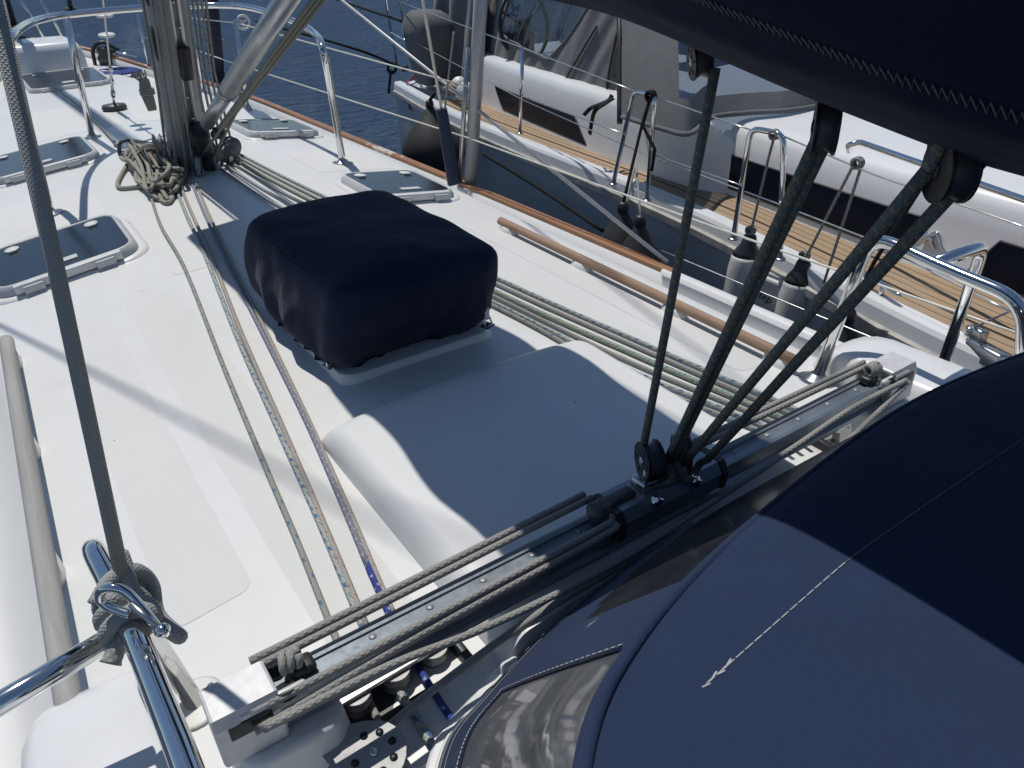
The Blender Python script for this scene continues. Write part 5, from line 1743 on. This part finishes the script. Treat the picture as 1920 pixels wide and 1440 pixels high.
# cockpit coaming (bulging side with its own window)
yk = [2.72 + (6.25 - 2.72) * i / 60 for i in range(61)]
def kz(y):
    t = min(1.0, (y - 2.72) / 0.38)
    return -0.29 + 0.375 * math.sqrt(max(0.0, 1 - (1 - t) ** 2.2))
def kin(y):
    t = min(1.0, (y - 2.72) / 0.30)
    e = min(1.0, (6.25 - y) / 0.35)
    return 0.22 * (1 - math.sqrt(max(0.0, 1 - (1 - t) ** 2))) + 0.12 * (1 - math.sqrt(max(0.0, 1 - (1 - e) ** 2)))
mb = MB()
rows = []
for y in yk:
    x = xk(y) + kin(y)
    zt = kz(y) * 1.0
    h = zt + 0.29
    rows.append([(x - 0.01, y, -0.30), (x, y, -0.29 + 0.10 * h), (x + 0.01, y, -0.29 + 0.55 * h), (x + 0.02, y, -0.29 + 0.82 * h), (x + 0.035, y, -0.29 + 0.93 * h), (x + 0.065, y, -0.29 + 0.985 * h), (x + 0.11, y, zt), (x + 0.40, y, zt + 0.01), (x + 0.9, y, zt + 0.01)])
mb.grid(rows, True, True)
ck = part(mb, 'cockpit_coaming', M['gel2'], nb)
def side_panel(fx_, y0, y1, z0, z1, slant, mat, name, parent, proud=0.006, r=0.03):
    """a window let into a curved side: rounded parallelogram in (y, z) wrapped on x = fx_(y, z)"""
    n = 24
    mbp = MB()
    front, back = [], []
    o = []
    for p in rrect(0, 1, 0, 1, 0.001, 1):
        o.append(p)
    rows = []
    for i in range(n + 1):
        t = i / n
        rw = []
        for j in range(7):
            s = j / 6
            z = z0 + (z1 - z0) * s
            y = y0 + (y1 - y0) * t + slant * (s - 0.5)
            rw.append((fx_(y, z) - proud, y, z))
        rows.append(rw)
    mbp.grid(rows, True, False)
    edge = [r_[0] for r_ in rows] + rows[-1][1:] + [r_[-1] for r_ in rows[::-1]][1:] + rows[0][::-1][1:]
    wp = part(mbp, name, mat, parent)
    mbe = MB().tube([Vector(q) + Vector((0.003, 0, 0)) for q in edge], 0.005, 5)
    part(mbe, 'window_trim', M['dark_grey'], wp)
    return wp
def kx(y, z):
    zt = kz(y)
    h = zt + 0.29
    return xk(y) + kin(y) + 0.012 * (z + 0.29) / 0.3
side_panel(kx, 4.22, 5.62, -0.275, -0.115, 0.18, M['win'], 'window', nb)

# coachroof with long dark windows
ycb = [-3.2 + (3.95 + 3.2) * i / 60 for i in range(61)]
mb = MB()
rows = []
for y in ycb:
    x = xc(y)
    rows.append([(x - 0.012, y, -0.305), (x, y, -0.28), (x + 0.012, y, -0.06), (x + 0.03, y, 0.02), (x + 0.05, y, 0.05), (x + 0.085, y, 0.07), (x + 0.14, y, 0.082), (x + 0.6, y, 0.125), (x + 1.3, y, 0.15), (x + 2.4, y, 0.12)])
mb.grid(rows, True, True)
cb = part(mb, 'coachroof', M['gel2'], nb)
def cx_(y, z):
    return xc(y) + 0.012 * (z + 0.28) / 0.22
side_panel(cx_, 1.66, 3.10, -0.262, -0.088, -0.10, M['win'], 'window', nb)
side_panel(cx_, -1.2, 1.34, -0.262, -0.088, -0.10, M['win'], 'window', nb)
# roof handrail
hr = [Vector(q) for q in [(2.276, 2.018, 0.115), (2.197, 1.978, 0.16), (2.225, 1.944, 0.175), (2.065, 1.5, 0.175), (1.925, 1.117, 0.175), (1.849, 0.842, 0.175)]]
part(MB().tube(rounded(hr, 0.05), 0.012, 10), 'roof_handrail', M['chrome'], nb)
# chrome emblem on the cabin side
for pts in ([(2.205, 1.609, -0.207), (2.205, 1.582, -0.162), (2.205, 1.548, -0.132), (2.205, 1.528, -0.147), (2.205, 1.509, -0.178), (2.205, 1.467, -0.202)], [(2.205, 1.609, -0.207), (2.205, 1.589, -0.173), (2.205, 1.568, -0.153), (2.205, 1.558, -0.174), (2.205, 1.533, -0.199)]):
    P = [Vector((cx_(q[1], q[2]) - 0.008, q[1], q[2])) for q in pts]
    n = len(spl(P, 5))
    part(MB().tube(spl(P, 5), [0.003 + 0.007 * math.sin(math.pi * i / (n - 1)) for i in range(n)], 8), 'emblem', M['chrome'], cb)
# dark sweep mark and small lettering strokes on the quarter
for pts, rad in (([(2.62, 6.966, -0.333), (2.62, 6.929, -0.362), (2.62, 6.893, -0.396), (2.62, 6.844, -0.423), (2.62, 6.805, -0.437)], 0.012), ([(2.62, 6.966, -0.333), (2.62, 6.953, -0.375), (2.62, 6.919, -0.419), (2.62, 6.88, -0.438)], 0.006)):
    P = [Vector((hullx(q[1], q[2]) - 0.002, q[1], q[2])) for q in pts]
    n = len(spl(P, 4))
    part(MB().tube(spl(P, 4), [rad * (0.25 + 0.75 * math.sin(math.pi * i / (n - 1))) for i in range(n)], 6), 'hull_mark', M['black'], hl)
for a, b in (((2.66, 7.242, -0.368), (2.66, 7.207, -0.363)), ((2.65, 7.17, -0.387), (2.65, 7.145, -0.379)), ((2.64, 7.105, -0.387), (2.64, 7.092, -0.376)), ((2.64, 7.085, -0.395), (2.64, 7.057, -0.371)), ((2.63, 7.055, -0.399), (2.63, 7.031, -0.391))):
    P = [Vector((hullx(q[1], q[2]) - 0.002, q[1], q[2])) for q in (a, b)]
    part(MB().tube(P, 0.006, 6), 'hull_lettering', M['black'], hl)

# cockpit tent: grey canvas with a large clear pane
def inpoly(y, z, poly):
    c = False
    n = len(poly)
    for i in range(n):
        y1, z1 = poly[i]
        y2, z2 = poly[(i + 1) % n]
        if (z1 > z) != (z2 > z) and y < (y2 - y1) * (z - z1) / (z2 - z1) + y1:
            c = not c
    return c
def tentx(y, z):
    return xk(y) + 0.12 + 0.22 * max(0.0, z - 0.06) ** 1.3 + 0.012 * noise.noise(Vector((y * 3.0, z * 2.0, 0.3))) + 0.02 * noise.noise(Vector((y * 7 + z * 5, z * 1.2, 5)))
wp = [(q[1], q[2]) for q in [(2.85, 5.674, 0.754), (2.85, 5.848, 0.271), (2.85, 5.598, 0.226), (2.85, 4.937, 0.167), (2.85, 4.703, 0.323), (2.85, 4.365, 0.614), (2.85, 4.293, 0.771)]]
nt_ = root('cockpit_tent', 'grey canvas cockpit tent with a clear pane on the neighbouring yacht', 'tent', (3.0, 4.6, 0.08))
Y0, Y1, Z0, Z1 = 3.42, 6.55, 0.05, 1.15
NY, NZ = 200, 74
mc, mw = MB(), MB()
for mbx in (mc, mw):
    for i in range(NY + 1):
        y = Y0 + (Y1 - Y0) * i / NY
        for j in range(NZ + 1):
            z = Z0 + (Z1 - Z0) * j / NZ
            zz_ = z
            if y > 5.9:
                zz_ = Z0 - 0.30 * min(1.0, (y - 5.9) / 0.3) * (1 - j / NZ) + (z - Z0)
            mbx.v.append(Vector((tentx(y, z), y, zz_)))
for i in range(NY):
    for j in range(NZ):
        y = Y0 + (Y1 - Y0) * (i + 0.5) / NY
        z = Z0 + (Z1 - Z0) * (j + 0.5) / NZ
        q = (i * (NZ + 1) + j, (i + 1) * (NZ + 1) + j, (i + 1) * (NZ + 1) + j + 1, i * (NZ + 1) + j + 1)
        (mw if inpoly(y, z, wp) else mc).face(q[::-1], True)
part(mc, 'canvas_wall', M['grey_canvas'], nt_)
wn2 = part(mw, 'window_pane', M['film_tint'], nt_)
mb = MB().tube([Vector((tentx(a, b) - 0.004, a, b)) for a, b in [tuple(Vector(p).lerp(Vector(q), k / 10)) for p, q in zip(wp, wp[1:] + wp[:1]) for k in range(10)]], 0.010, 6)
part(mb, 'window_binding', M['grey_canvas'], wn2)
# zips and straps
def on_tent(q, off=0.012):
    return Vector((tentx(q[1], q[2]) - off, q[1], q[2]))
for pts in ([(2.75, 4.278, 0.44), (2.75, 4.653, 0.031)], [(2.7, 4.02, 0.43), (2.7, 4.062, 0.072), (2.7, 4.079, -0.004)], [(2.72, 3.418, 0.389), (2.72, 3.996, 0.176)]):
    P = [on_tent(q) for q in lin(pts, 8)]
    part(MB().tube(P, 0.008, 6), 'zip', M['black'], nt_)
part(MB().tube([on_tent(q) for q in lin([(2.7, 4.589, 0.055), (2.7, 4.676, -0.054)], 4)], 0.007, 6), 'strap', M['black'], nt_)
# after flap by the stern
mb = MB()
rows = []
for i in range(60):
    t = i / 59
    y = 6.05 + 1.12 * t
    rows.append([(3.02 - 0.10 * (1 - t) + 0.035 * math.sin(t * 19 + z * 2.5) * (1.0 - z * 0.4) + 0.10 * z + 0.02 * noise.noise(Vector((t * 9, z * 3, 0))), y + 0.16 * (z - 0.3) * -t, z) for z in [-0.26 + 0.075 * k for k in range(22)]])
mb.grid(rows, True, False)
part(mb, 'side_flap', M['grey_canvas'], nt_)

# spray hood of the neighbour, with curved dark pane
bb = [Vector(q) for q in [(2.113, 3.338, 0.085), (2.064, 2.971, 0.085), (2.087, 2.803, 0.085)]] + [Vector(q) for q in [(2.368, 2.926, 0.105), (2.573, 2.851, 0.112), (2.762, 2.724, 0.118), (3.079, 2.691, 0.125), (3.661, 2.818, 0.13)]]
bbs = spl(bb, 8)
tps = [p + Vector((0.42, 0.55, 0.75)) for p in bbs]
ns_ = root('grey_spray_hood', 'grey canvas spray hood with curved dark pane on the neighbouring yacht', 'spray hood', bb[2])
mc, mw = MB(), MB()
nn = len(bbs)
for mbx in (mc, mw):
    for i in range(nn):
        for j in range(25):
            s = j / 24
            p = bbs[i].lerp(tps[i], s)
            o = Vector((-0.5, -0.8, 0)).normalized()
            mbx.v.append(p + o * (0.06 * math.sin(math.pi * s) + 0.008 * noise.noise(Vector((i * 0.3, s * 4, 1)))))
for i in range(nn - 1):
    for j in range(24):
        u = i / 8
        q = (i * 25 + j, (i + 1) * 25 + j, (i + 1) * 25 + j + 1, i * 25 + j + 1)
        win = (1.6 < u < 6.6 and j >= 5 - 2 * (u > 3) and j < 22)
        (mw if win else mc).face(q, True)
part(mc, 'canvas', M['grey_canvas'], ns_)
part(mw, 'window_pane', M['film_tint'], ns_)
part(MB().tube([p + Vector((0, -0.01, 0.005)) for p in bbs], 0.014, 8), 'hem', M['grey_canvas'], ns_)
part(MB().tube(lin([bbs[0] + Vector((-0.01, 0.0, -0.03)), bbs[0].lerp(tps[0], 0.5) + Vector((-0.035, -0.04, 0)), tps[0]], 6), 0.016, 8), 'edge_zip', M['black'], ns_)

# loose webbing straps on the coaming
def strap(pts, label):
    P = spl(pts, 5)
    mb = MB()
    rows = []
    for p in P:
        rows.append([p + Vector((0, 0.016, 0.004)), p + Vector((0, -0.016, -0.004))])
    mb.grid(rows, True)
    o = thing(mb, 'webbing_strap', M['r_black'], label, 'strap', None, 'black straps on the neighbour')
    m = o.modifiers.new('thick', 'SOLIDIFY')
    m.thickness = 0.003
    return o
strap([Vector(q) for q in [(2.348, 3.689, 0.13), (2.333, 3.699, 0.1), (2.227, 3.657, 0.095), (2.151, 3.649, 0.085), (2.172, 3.738, 0.03)]], 'short black strap end bent left on the white coaming')
strap([Vector(q) for q in [(2.322, 3.649, 0.12), (2.243, 3.642, 0.095), (2.169, 3.632, 0.07), (2.277, 3.788, -0.03), (2.305, 3.841, -0.12)]], 'longer black strap end hanging down the white coaming')

# wheel seen through the tent pane
wc = Vector((3.15, 5.737, 0.318))
wh = root('steering_wheel', 'dark steering wheel behind the clear tent pane', 'steering wheel', wc - Vector((0, 0, 0.4)))
e1, e2 = Vector((1, 0.15, 0)).normalized(), Vector((0, 0.2, 1)).normalized()
RW = 0.27
part(MB().tube([wc + e1 * math.cos(a) * RW + e2 * math.sin(a) * RW for a in [k * math.pi / 24 for k in range(49)]], 0.018, 8), 'rim', M['black'], wh)
for k in range(3):
    a = 0.55 + k * 2.094
    part(MB().tube([wc, wc + e1 * math.cos(a) * RW + e2 * math.sin(a) * RW], 0.012, 8), 'spoke', M['dark_grey'], wh)
part(MB().lathe([(0, -0.03), (0.05, -0.03), (0.05, 0.03), (0, 0.04)], wc, e1.cross(e2), 16), 'hub', M['black'], wh)
pdb = Vector((wc.x, wc.y + 0.12, -0.28))
part(MB().rbox((-0.13, -0.1, 0), (0.13, 0.12, 0.55), 0.03, Matrix.Translation(pdb)), 'pedestal', M['dark_grey'], wh)

# covered outboard on the stern rail
oc_ = Vector((2.83, 6.85, -0.22))
mb = MB()
rows = []
for k, z in ((0.62, 0.0), (0.72, 0.15), (0.86, 0.4), (1.0, 0.66), (1.02, 0.80), (0.9, 0.92), (0.6, 0.985), (0.2, 1.0)):
    o = rrect(-0.17, 0.17, -0.26, 0.22, 0.10, 6)
    rows.append([oc_ + Vector((p[0] * k + 0.012 * noise.noise(Vector((p[0] * 14, z * 9, 1))), p[1] * k + 0.03 * noise.noise(Vector((p[1] * 8, z * 5, 4))), z * 0.63)) for p in o])
mb.grid(rows, True, False, wrap=True)
mb.face([len(mb.v) - len(rows[0]) + i for i in range(len(rows[0]))])
thing(mb, 'outboard_cover', M['grey_canvas'], 'dark grey canvas cover over an outboard on the stern rail', 'cover')

# neighbour's stern rail, stanchion and gate hoops
def nstan(base, top, label, name='stanchion'):
    base, top = Vector(base), Vector(top)
    r = root(name, label, 'stanchion', base, 'stanchions on the neighbouring yacht')
    part(MB().tube([base, top], 0.0125, 12), 'post', M['chrome'], r)
    part(MB().lathe([(0, 0), (0.026, 0), (0.022, 0.006), (0, 0.008)], base, (0, 0, 1), 14), 'foot', M['steel'], r)
bx_ = Vector((2.36, 4.694, -0.262))
nstan(bx_, Vector((2.33, 4.592, 0.325)), 'single straight stanchion beside the small dark window')
def nhoop(a, b, c, d, label):
    a, b, c, d = [Vector(q) for q in (a, b, c, d)]
    r = root('gate_hoop', label, 'hoop', (a + d) / 2, 'gate hoops on the neighbouring yacht')
    part(MB().tube(rounded([a, b, c, d], 0.05), 0.0125, 12), 'hoop_tube', M['chrome'], r)
    for q in (a, d):
        part(MB().lathe([(0, 0), (0.026, 0), (0.022, 0.006), (0, 0.008)], q, (0, 0, 1), 14), 'foot', M['steel'], r)
nhoop((2.028, 3.289, -0.262), (2, 3.125, 0.261), (1.98, 2.946, 0.27), (1.961, 2.939, -0.262), 'gate hoop with a black line tied on its top')
nhoop((1.863, 2.256, -0.262), (1.83, 2.206, 0.249), (1.83, 2.035, 0.251), (1.825, 1.959, -0.262), 'gate hoop nearer to us with the checked fender line')
sr = root('stern_rail', 'stainless rail at the corner of the neighbouring stern', 'rail', (3.152, 8.18, -0.26))
part(MB().tube(lin([Vector((3.192, 8.246, -0.26)), Vector((2.8, 7.57, 0.459)), Vector((2.8, 7.557, 0.643))], 3), 0.014, 10), 'rail_post', M['chrome'], sr)
part(MB().tube(lin([Vector((3.104, 7.613, -0.26)), Vector((2.7, 7.087, 0.485)), Vector((2.7, 7.099, 0.615))], 3), 0.014, 10), 'rail_post', M['chrome'], sr)
part(MB().tube([Vector((2.8, 7.516, 0.169)), Vector((2.7, 6.974, 0.133))], 0.012, 10), 'cross_bar', M['chrome'], sr)
part(MB().rbox((-0.03, -0.03, 0), (0.03, 0.03, 0.06), 0.01, Matrix.Translation(Vector((3.109, 7.909, -0.26)))), 'rail_socket', M['black'], sr)

# neighbour's lifelines
def nwire(pts, label):
    rope('guard_wire', pts, 0.0036, 'wire', label, 'wire', 'guard wires on the neighbouring yacht', 6)
nwire(lin([Vector((2.7, 7.111, 0.475)), Vector((2.33, 4.592, 0.318)), Vector((2, 3.125, 0.266))], 6), 'upper guard wire from the stern to the first gate hoop')
nwire(lin([Vector((2.7, 6.947, 0.162)), Vector((2.33, 4.62, -0.014)), Vector((1.97, 2.96, -0.031)), Vector((1.83, 2.069, -0.028)), Vector((1.62, 1.311, 0.005))], 5), 'middle guard wire running past both gate hoops')
nwire(lin([Vector((1.98, 2.945, 0.26)), Vector((1.83, 2.204, 0.241))], 6), 'upper guard wire between the two gate hoops')
nwire(lin([Vector((1.83, 2.034, 0.243)), Vector((1.66, 1.509, 0.227)), Vector((1.5, 0.874, 0.221))], 6), 'upper guard wire beyond the second gate hoop')
nwire(lin([Vector((2.33, 4.619, 0.008)), Vector((2, 3.176, 0.036))], 6), 'thin inner wire from the straight stanchion to the first hoop')
nwire(lin([Vector((1.97, 2.922, -0.019)), Vector((1.83, 2.214, 0.002))], 6), 'inner wire with a shackle between the hoops')
nwire(lin([Vector((1.6, 1.317, 0)), Vector((1.45, 0.878, -0.004))], 6), 'lower wire crossing in front of the teak deck on the right')
nwire(lin([Vector((1.575, 2.425, -0.3)), Vector((1.559, 1.852, -0.3)), Vector((1.546, 1.19, -0.3))], 6), 'thin wire low along the gap between the boats')

# cleat and chain plate on the gunwale
cl = Vector((1.829, 1.505, -0.262))
r = root('mooring_cleat', 'chrome cleat on the white gunwale of the neighbouring yacht', 'cleat', cl)
d = Vector((-0.35, -1, 0)).normalized()
part(MB().tube(spl([cl + d * -0.13 + Vector((0, 0, 0.038)), cl + d * -0.06 + Vector((0, 0, 0.042)), cl + d * 0.06 + Vector((0, 0, 0.042)), cl + d * 0.13 + Vector((0, 0, 0.038))], 5), [0.005, 0.007, 0.009, 0.010, 0.011, 0.011, 0.011, 0.011, 0.011, 0.011, 0.011, 0.011, 0.010, 0.009, 0.007, 0.005], 10), 'horns', M['chrome'], r)
for s in (-1, 1):
    part(MB().tube([cl + d * 0.03 * s, cl + d * 0.03 * s + Vector((0, 0, 0.042))], 0.010, 10), 'leg', M['chrome'], r)
cp = Vector((1.706, 1, -0.262))
r = root('chain_plate', 'steel chain plate with shackle on the gunwale at the right', 'chain plate', cp)
f = frame_at(cp + Vector((-0.01, 0, 0.0)), (0.35, 1, 0), (0.1, 0, 1))
part(MB().rbox((-0.075, -0.03, -0.05), (0.075, 0.03, 0.015), 0.01, f), 'plate', M['steel'], r)
part(MB().rbox((-0.055, -0.034, -0.028), (0.03, -0.028, -0.008), 0.003, f), 'slot', M['black'], r)
part(MB().rbox((0.03, -0.02, 0.01), (0.10, 0.02, 0.055), 0.008, f), 'lug', M['steel'], r)
part(MB().lathe([(0, -0.03), (0.010, -0.03), (0.010, 0.03), (0, 0.03)], f @ Vector((0.08, 0, 0.04)), f.to_3x3() @ Vector((0, 1, 0)), 12), 'pin', M['chrome'], r)
part(MB().tube(lin([f @ Vector((0.085, 0.0, 0.045)), Vector((1.45, 0.877, 0.001))], 4), 0.004, 6), 'lashing', M['r_violet'], r)

# ================================================================== FENDERS AND LINES BETWEEN THE BOATS
def teardrop(p, rad, length, label, mat='rubber'):
    p = Vector(p)
    r = root('fender', label, 'fender', p - Vector((0, 0, length)))
    pr_ = []
    for i in range(22):
        t = i / 21
        if t < 0.55:
            a = t / 0.55 * math.pi / 2
            pr_.append((rad * math.sin(a) if i else 0.0, -length + rad * (1 - math.cos(a))))
        else:
            s = (t - 0.55) / 0.45
            pr_.append((rad * math.cos(s * math.pi / 2) ** 1.15 * (1 - 0.1 * s) + 0.022 * s, -length + rad + (length - rad) * s))
    part(MB().lathe(pr_, p, (0, 0, 1), 26), 'body', M[mat], r)
    part(MB().lathe([(0.024, -0.01), (0.030, 0.0), (0.030, 0.03), (0.022, 0.045), (0, 0.046)], p, (0, 0, 1), 14), 'eye_cap', M['black'], r)
    return r
f1 = Vector((1.95, 5.264, -0.101))
teardrop(f1, 0.24, 0.56, 'large black ball fender hanging by the stern of the neighbouring yacht')
rope('fender_line', lin([f1 + Vector((0, 0, 0.04)), Vector((1.95, 5.174, 0.003))], 3), 0.012, 'r_black', 'short black lashing on top of the large ball fender')
rope('fender_line', lin([Vector((1.42, 4.096, 0.115)), Vector((1.42, 3.988, 0.4)), Vector((1.42, 3.934, 0.538))], 4), 0.006, 'r_dark', 'thin grey line beside the pale shroud')
mb = MB()
sp_ = [Vector((1.311, 3.853, -0.25)).lerp(Vector((0.0, 4.15, 12.7)), 0.0325 * (1 - q / 18)) for q in range(19)]
n = len(sp_)
mb.tube(sp_, [0.034 + 0.010 * i / n for i in range(n)], 14, True, 0.55)
thing(mb, 'shroud_boot', M['denim'], 'dark blue fabric boot wrapped round the shroud foot beside the grey post', 'boot')
f2 = Vector((1.72, 2.859, -0.247))
teardrop(f2, 0.13, 0.36, 'black fender below the first gate hoop, the left of two')
f3 = Vector((1.68, 2.687, -0.264))
teardrop(f3, 0.12, 0.36, 'dark fender below the first gate hoop, the right of two')
t1 = Vector((1.98, 2.976, 0.261))
rope('fender_line', lin([t1, Vector((1.93, 2.974, 0.133)), f2 + Vector((0, 0, 0.04))], 4), 0.008, 'r_black', 'black line from the hoop top to the left black fender', 'rope')
rope('fender_line', lin([t1, Vector((1.93, 2.97, 0.126)), Vector((1.93, 2.872, 0.024)), Vector((1.93, 2.885, -0.087))], 4), 0.0085, 'r_black', 'knotted black tail hanging at the first gate hoop', 'rope')
rope('fender_line', lin([Vector((1.9, 2.976, -0.05)), f3 + Vector((0, 0, 0.04))], 4), 0.006, 'r_dark', 'grey line holding the right black fender', 'rope')
rope('fender_line', lin([Vector((1.9, 2.976, -0.05)), Vector((1.65, 2.804, -0.386))], 4), 0.006, 'r_dark', 'loose grey line hanging between the two black fenders', 'rope')
mb = MB()
for i in range(3):
    mb.tube([t1 + Vector((0.012 * i - 0.012, 0.022 * math.cos(a), 0.022 * math.sin(a))) for a in [k * math.pi / 6 for k in range(13)]], 0.009, 6)
thing(mb, 'line_knot', M['r_black'], 'black knot on top of the first gate hoop', 'knot')

# white step fender with black end caps
P1, P2 = Vector((1.86, 2.162, -0.245)), Vector((1.86, 1.867, -0.277))
ax_ = (P2 - P1)
st = root('step_fender', 'white double fender with black caps joined by a step', 'fender', (P1 + P2) / 2 - Vector((0, 0, 0.4)))
for k, P in enumerate((P1, P2)):
    rad = 0.072
    c = P
    part(MB().lathe([(0.02, -0.50), (0.05, -0.47), (rad * 1.0, -0.40), (rad, -0.2), (rad, -0.13), (rad * 0.93, -0.085), (rad * 0.90, -0.070), (0.0, -0.070)], c, (0.1, 0, 1), 26), 'body', M['fender_white'], st)
    part(MB().lathe([(rad * 0.90, -0.072), (rad * 0.80, -0.05), (rad * 0.5, -0.015), (rad * 0.42, 0.015), (rad * 0.36, 0.028), (0, 0.03)], c, (0.1, 0, 1), 22), 'end_cap', M['black'], st)
fy = frame_at((P1 + P2) / 2, ax_, (0, 0, 1))
L = ax_.length
hz = [(-L / 2 + 0.03, -0.10), (L / 2 - 0.03, -0.10), (L / 2 - 0.03, -0.40), (L / 2 - 0.085, -0.40), (L / 2 - 0.085, -0.31), (L / 2 - 0.11, -0.265), (L / 2 - 0.14, -0.25), (-L / 2 + 0.14, -0.25), (-L / 2 + 0.11, -0.265), (-L / 2 + 0.085, -0.31), (-L / 2 + 0.085, -0.40), (-L / 2 + 0.03, -0.40)]
fz = fy @ Matrix.Rotation(math.radians(90), 4, 'X')
part(MB().prism(hz, -0.05, 0.05, fz, 0.012), 'step', M['fender_white'], st)
# the printed word on the face towards us
side = (fz.to_3x3() @ Vector((0, 0, 1)))
sgn = 1 if side.x < 0 else -1
tm = frame_at(fz @ Vector((L * 0.02, -0.205, sgn * 0.0512)), ax_, side * sgn)
part(text_mesh('step', 0.056, tm, 0.0006, 0.2), 'lettering', M['black'], st)
rope('fender_line', lin([P1 + Vector((0, 0, 0.02)), Vector((1.84, 2.104, 0.133)), Vector((1.83, 2.081, 0.237))], 5), 0.0058, 'r_check', 'checked black and white line holding the left end of the white fender', 'rope')
rope('fender_line', lin([P2 + Vector((0, 0, 0.02)), Vector((1.7, 1.622, 0.231))], 8), 0.0058, 'r_check', 'checked line from the right fender cap up to the guard wire', 'rope')
rope('fender_line', lin([Vector((1.69, 1.583, 0.244)), Vector((1.8, 1.715, -0.284))], 8), 0.0058, 'r_check', 'checked tail line hanging right of the white fender', 'rope')
for q, lb in ((Vector((1.83, 2.082, 0.243)), 'checked knot on top of the second gate hoop'), (Vector((1.695, 1.604, 0.243)), 'checked knot on the guard wire right of the second hoop'), (P2 + Vector((0.0, 0.0, 0.05)), 'checked knot above the right fender cap'), (P1 + Vector((0.0, 0.0, 0.05)), 'checked knot above the left fender cap')):
    mb = MB()
    for i in range(3):
        mb.tube([q + Vector((0.010 * i - 0.01, 0.017 * math.cos(a + i), 0.017 * math.sin(a + i))) for a in [k * math.pi / 6 for k in range(13)]], 0.0065, 6)
    thing(mb, 'line_knot', M['r_check'], lb, 'knot')
f4 = Vector((1.62, 1.476, -0.308))
teardrop(f4, 0.10, 0.34, 'black fender partly hidden behind the right guard rail post')
rope('fender_line', lin([f4 + Vector((0, 0, 0.04)), Vector((1.62, 1.418, -0.055)), Vector((1.62, 1.333, 0.187)), Vector((1.62, 1.307, 0.255))], 4), 0.008, 'r_black', 'black line rising from the fender behind the right guard rail')

# mooring lines at the stern
rope('mooring_line', spl([Vector((3.072, 7.975, -0.22)), Vector((2.5, 7.46, 0.019)), Vector((2.2, 7.883, 0.147)), Vector((1.9, 8.838, 0.268))], 6), 0.013, 'r_black', 'thick black mooring line from the neighbouring stern to the left')
rope('mooring_line', spl([Vector((2.75, 7.151, 0.299)), Vector((2.9, 8.092, 0.323)), Vector((3.2, 9.903, 0.37))], 6), 0.013, 'r_black', 'upper black line passing the stern rail')
rope('mooring_line', spl([Vector((2.137, 4.859, -0.4)), Vector((2.059, 4.058, -0.46)), Vector((1.844, 3.157, -0.46))], 6), 0.012, 'r_black', 'dark mooring line sagging in the gap between the two hulls')
mb = MB()
q = Vector((3.141, 8.29, -0.27))
for i in range(4):
    mb.tube([q + Vector((0.05 * math.cos(a) + 0.01 * i, 0.02 * i, 0.05 * math.sin(a))) for a in [k * math.pi / 6 for k in range(13)]], 0.016, 6)
mb.tube([q + Vector((-0.02, 0, -0.04)), q + Vector((-0.05, 0.05, -0.26))], 0.016, 6)
thing(mb, 'line_knot', M['r_black'], 'black knot of rope at the corner of the neighbouring stern', 'knot')
rl = [Vector(q) for q in [(2.78, 6.992, -0.1), (2.716, 7.011, -0.2), (2.767, 7.227, -0.24), (2.73, 7.115, -0.262), (2.813, 7.139, -0.255), (2.913, 7.255, -0.24), (2.851, 7.319, -0.24)]]
rope('red_lashing', spl(rl, 6), 0.006, 'r_redline', 'thin red line knotted on the neighbouring stern gunwale', 'rope')
# bundle of poles on the after side deck and a white life-ring light
pb_ = Vector((2.906, 7.168, -0.2)); pe_ = Vector((2.608, 5.907, -0.2))
for i in range(3):
    o = Vector((0.02 * i, -0.01 * i, 0.02 * (i % 2)))
    thing(MB().tube([pb_ + o, pe_ + o * 2.0], 0.014, 8), 'boat_hook', M['teak_hand'], ('thick', 'middle', 'upper')[i] + ' wooden pole lying on the neighbouring after deck', 'pole')
wd = Vector((2.642, 5.896, -0.16))
r = root('cable_reel', 'white round reel half hidden behind the grey post', 'reel', wd - Vector((0, 0, 0.1)))
part(MB().lathe([(0.0, -0.03), (0.075, -0.03), (0.08, 0.0), (0.075, 0.03), (0, 0.03)], wd, (-0.7, -0.7, 0.2), 24), 'flange', M['white_plastic'], r)
part(MB().lathe([(0.0, 0.031), (0.03, 0.031), (0.03, 0.04), (0, 0.04)], wd, (-0.7, -0.7, 0.2), 16), 'hub', M['grey_plastic'], r)
wd2 = Vector((2.791, 6.258, -0.16))
thing(MB().lathe([(0, -0.04), (0.06, -0.04), (0.07, 0.0), (0.05, 0.04), (0, 0.05)], wd2, (-0.6, -0.6, 0.4), 20), 'deck_lamp', M['white_plastic'], 'small white rounded lamp behind the reel', 'lamp')
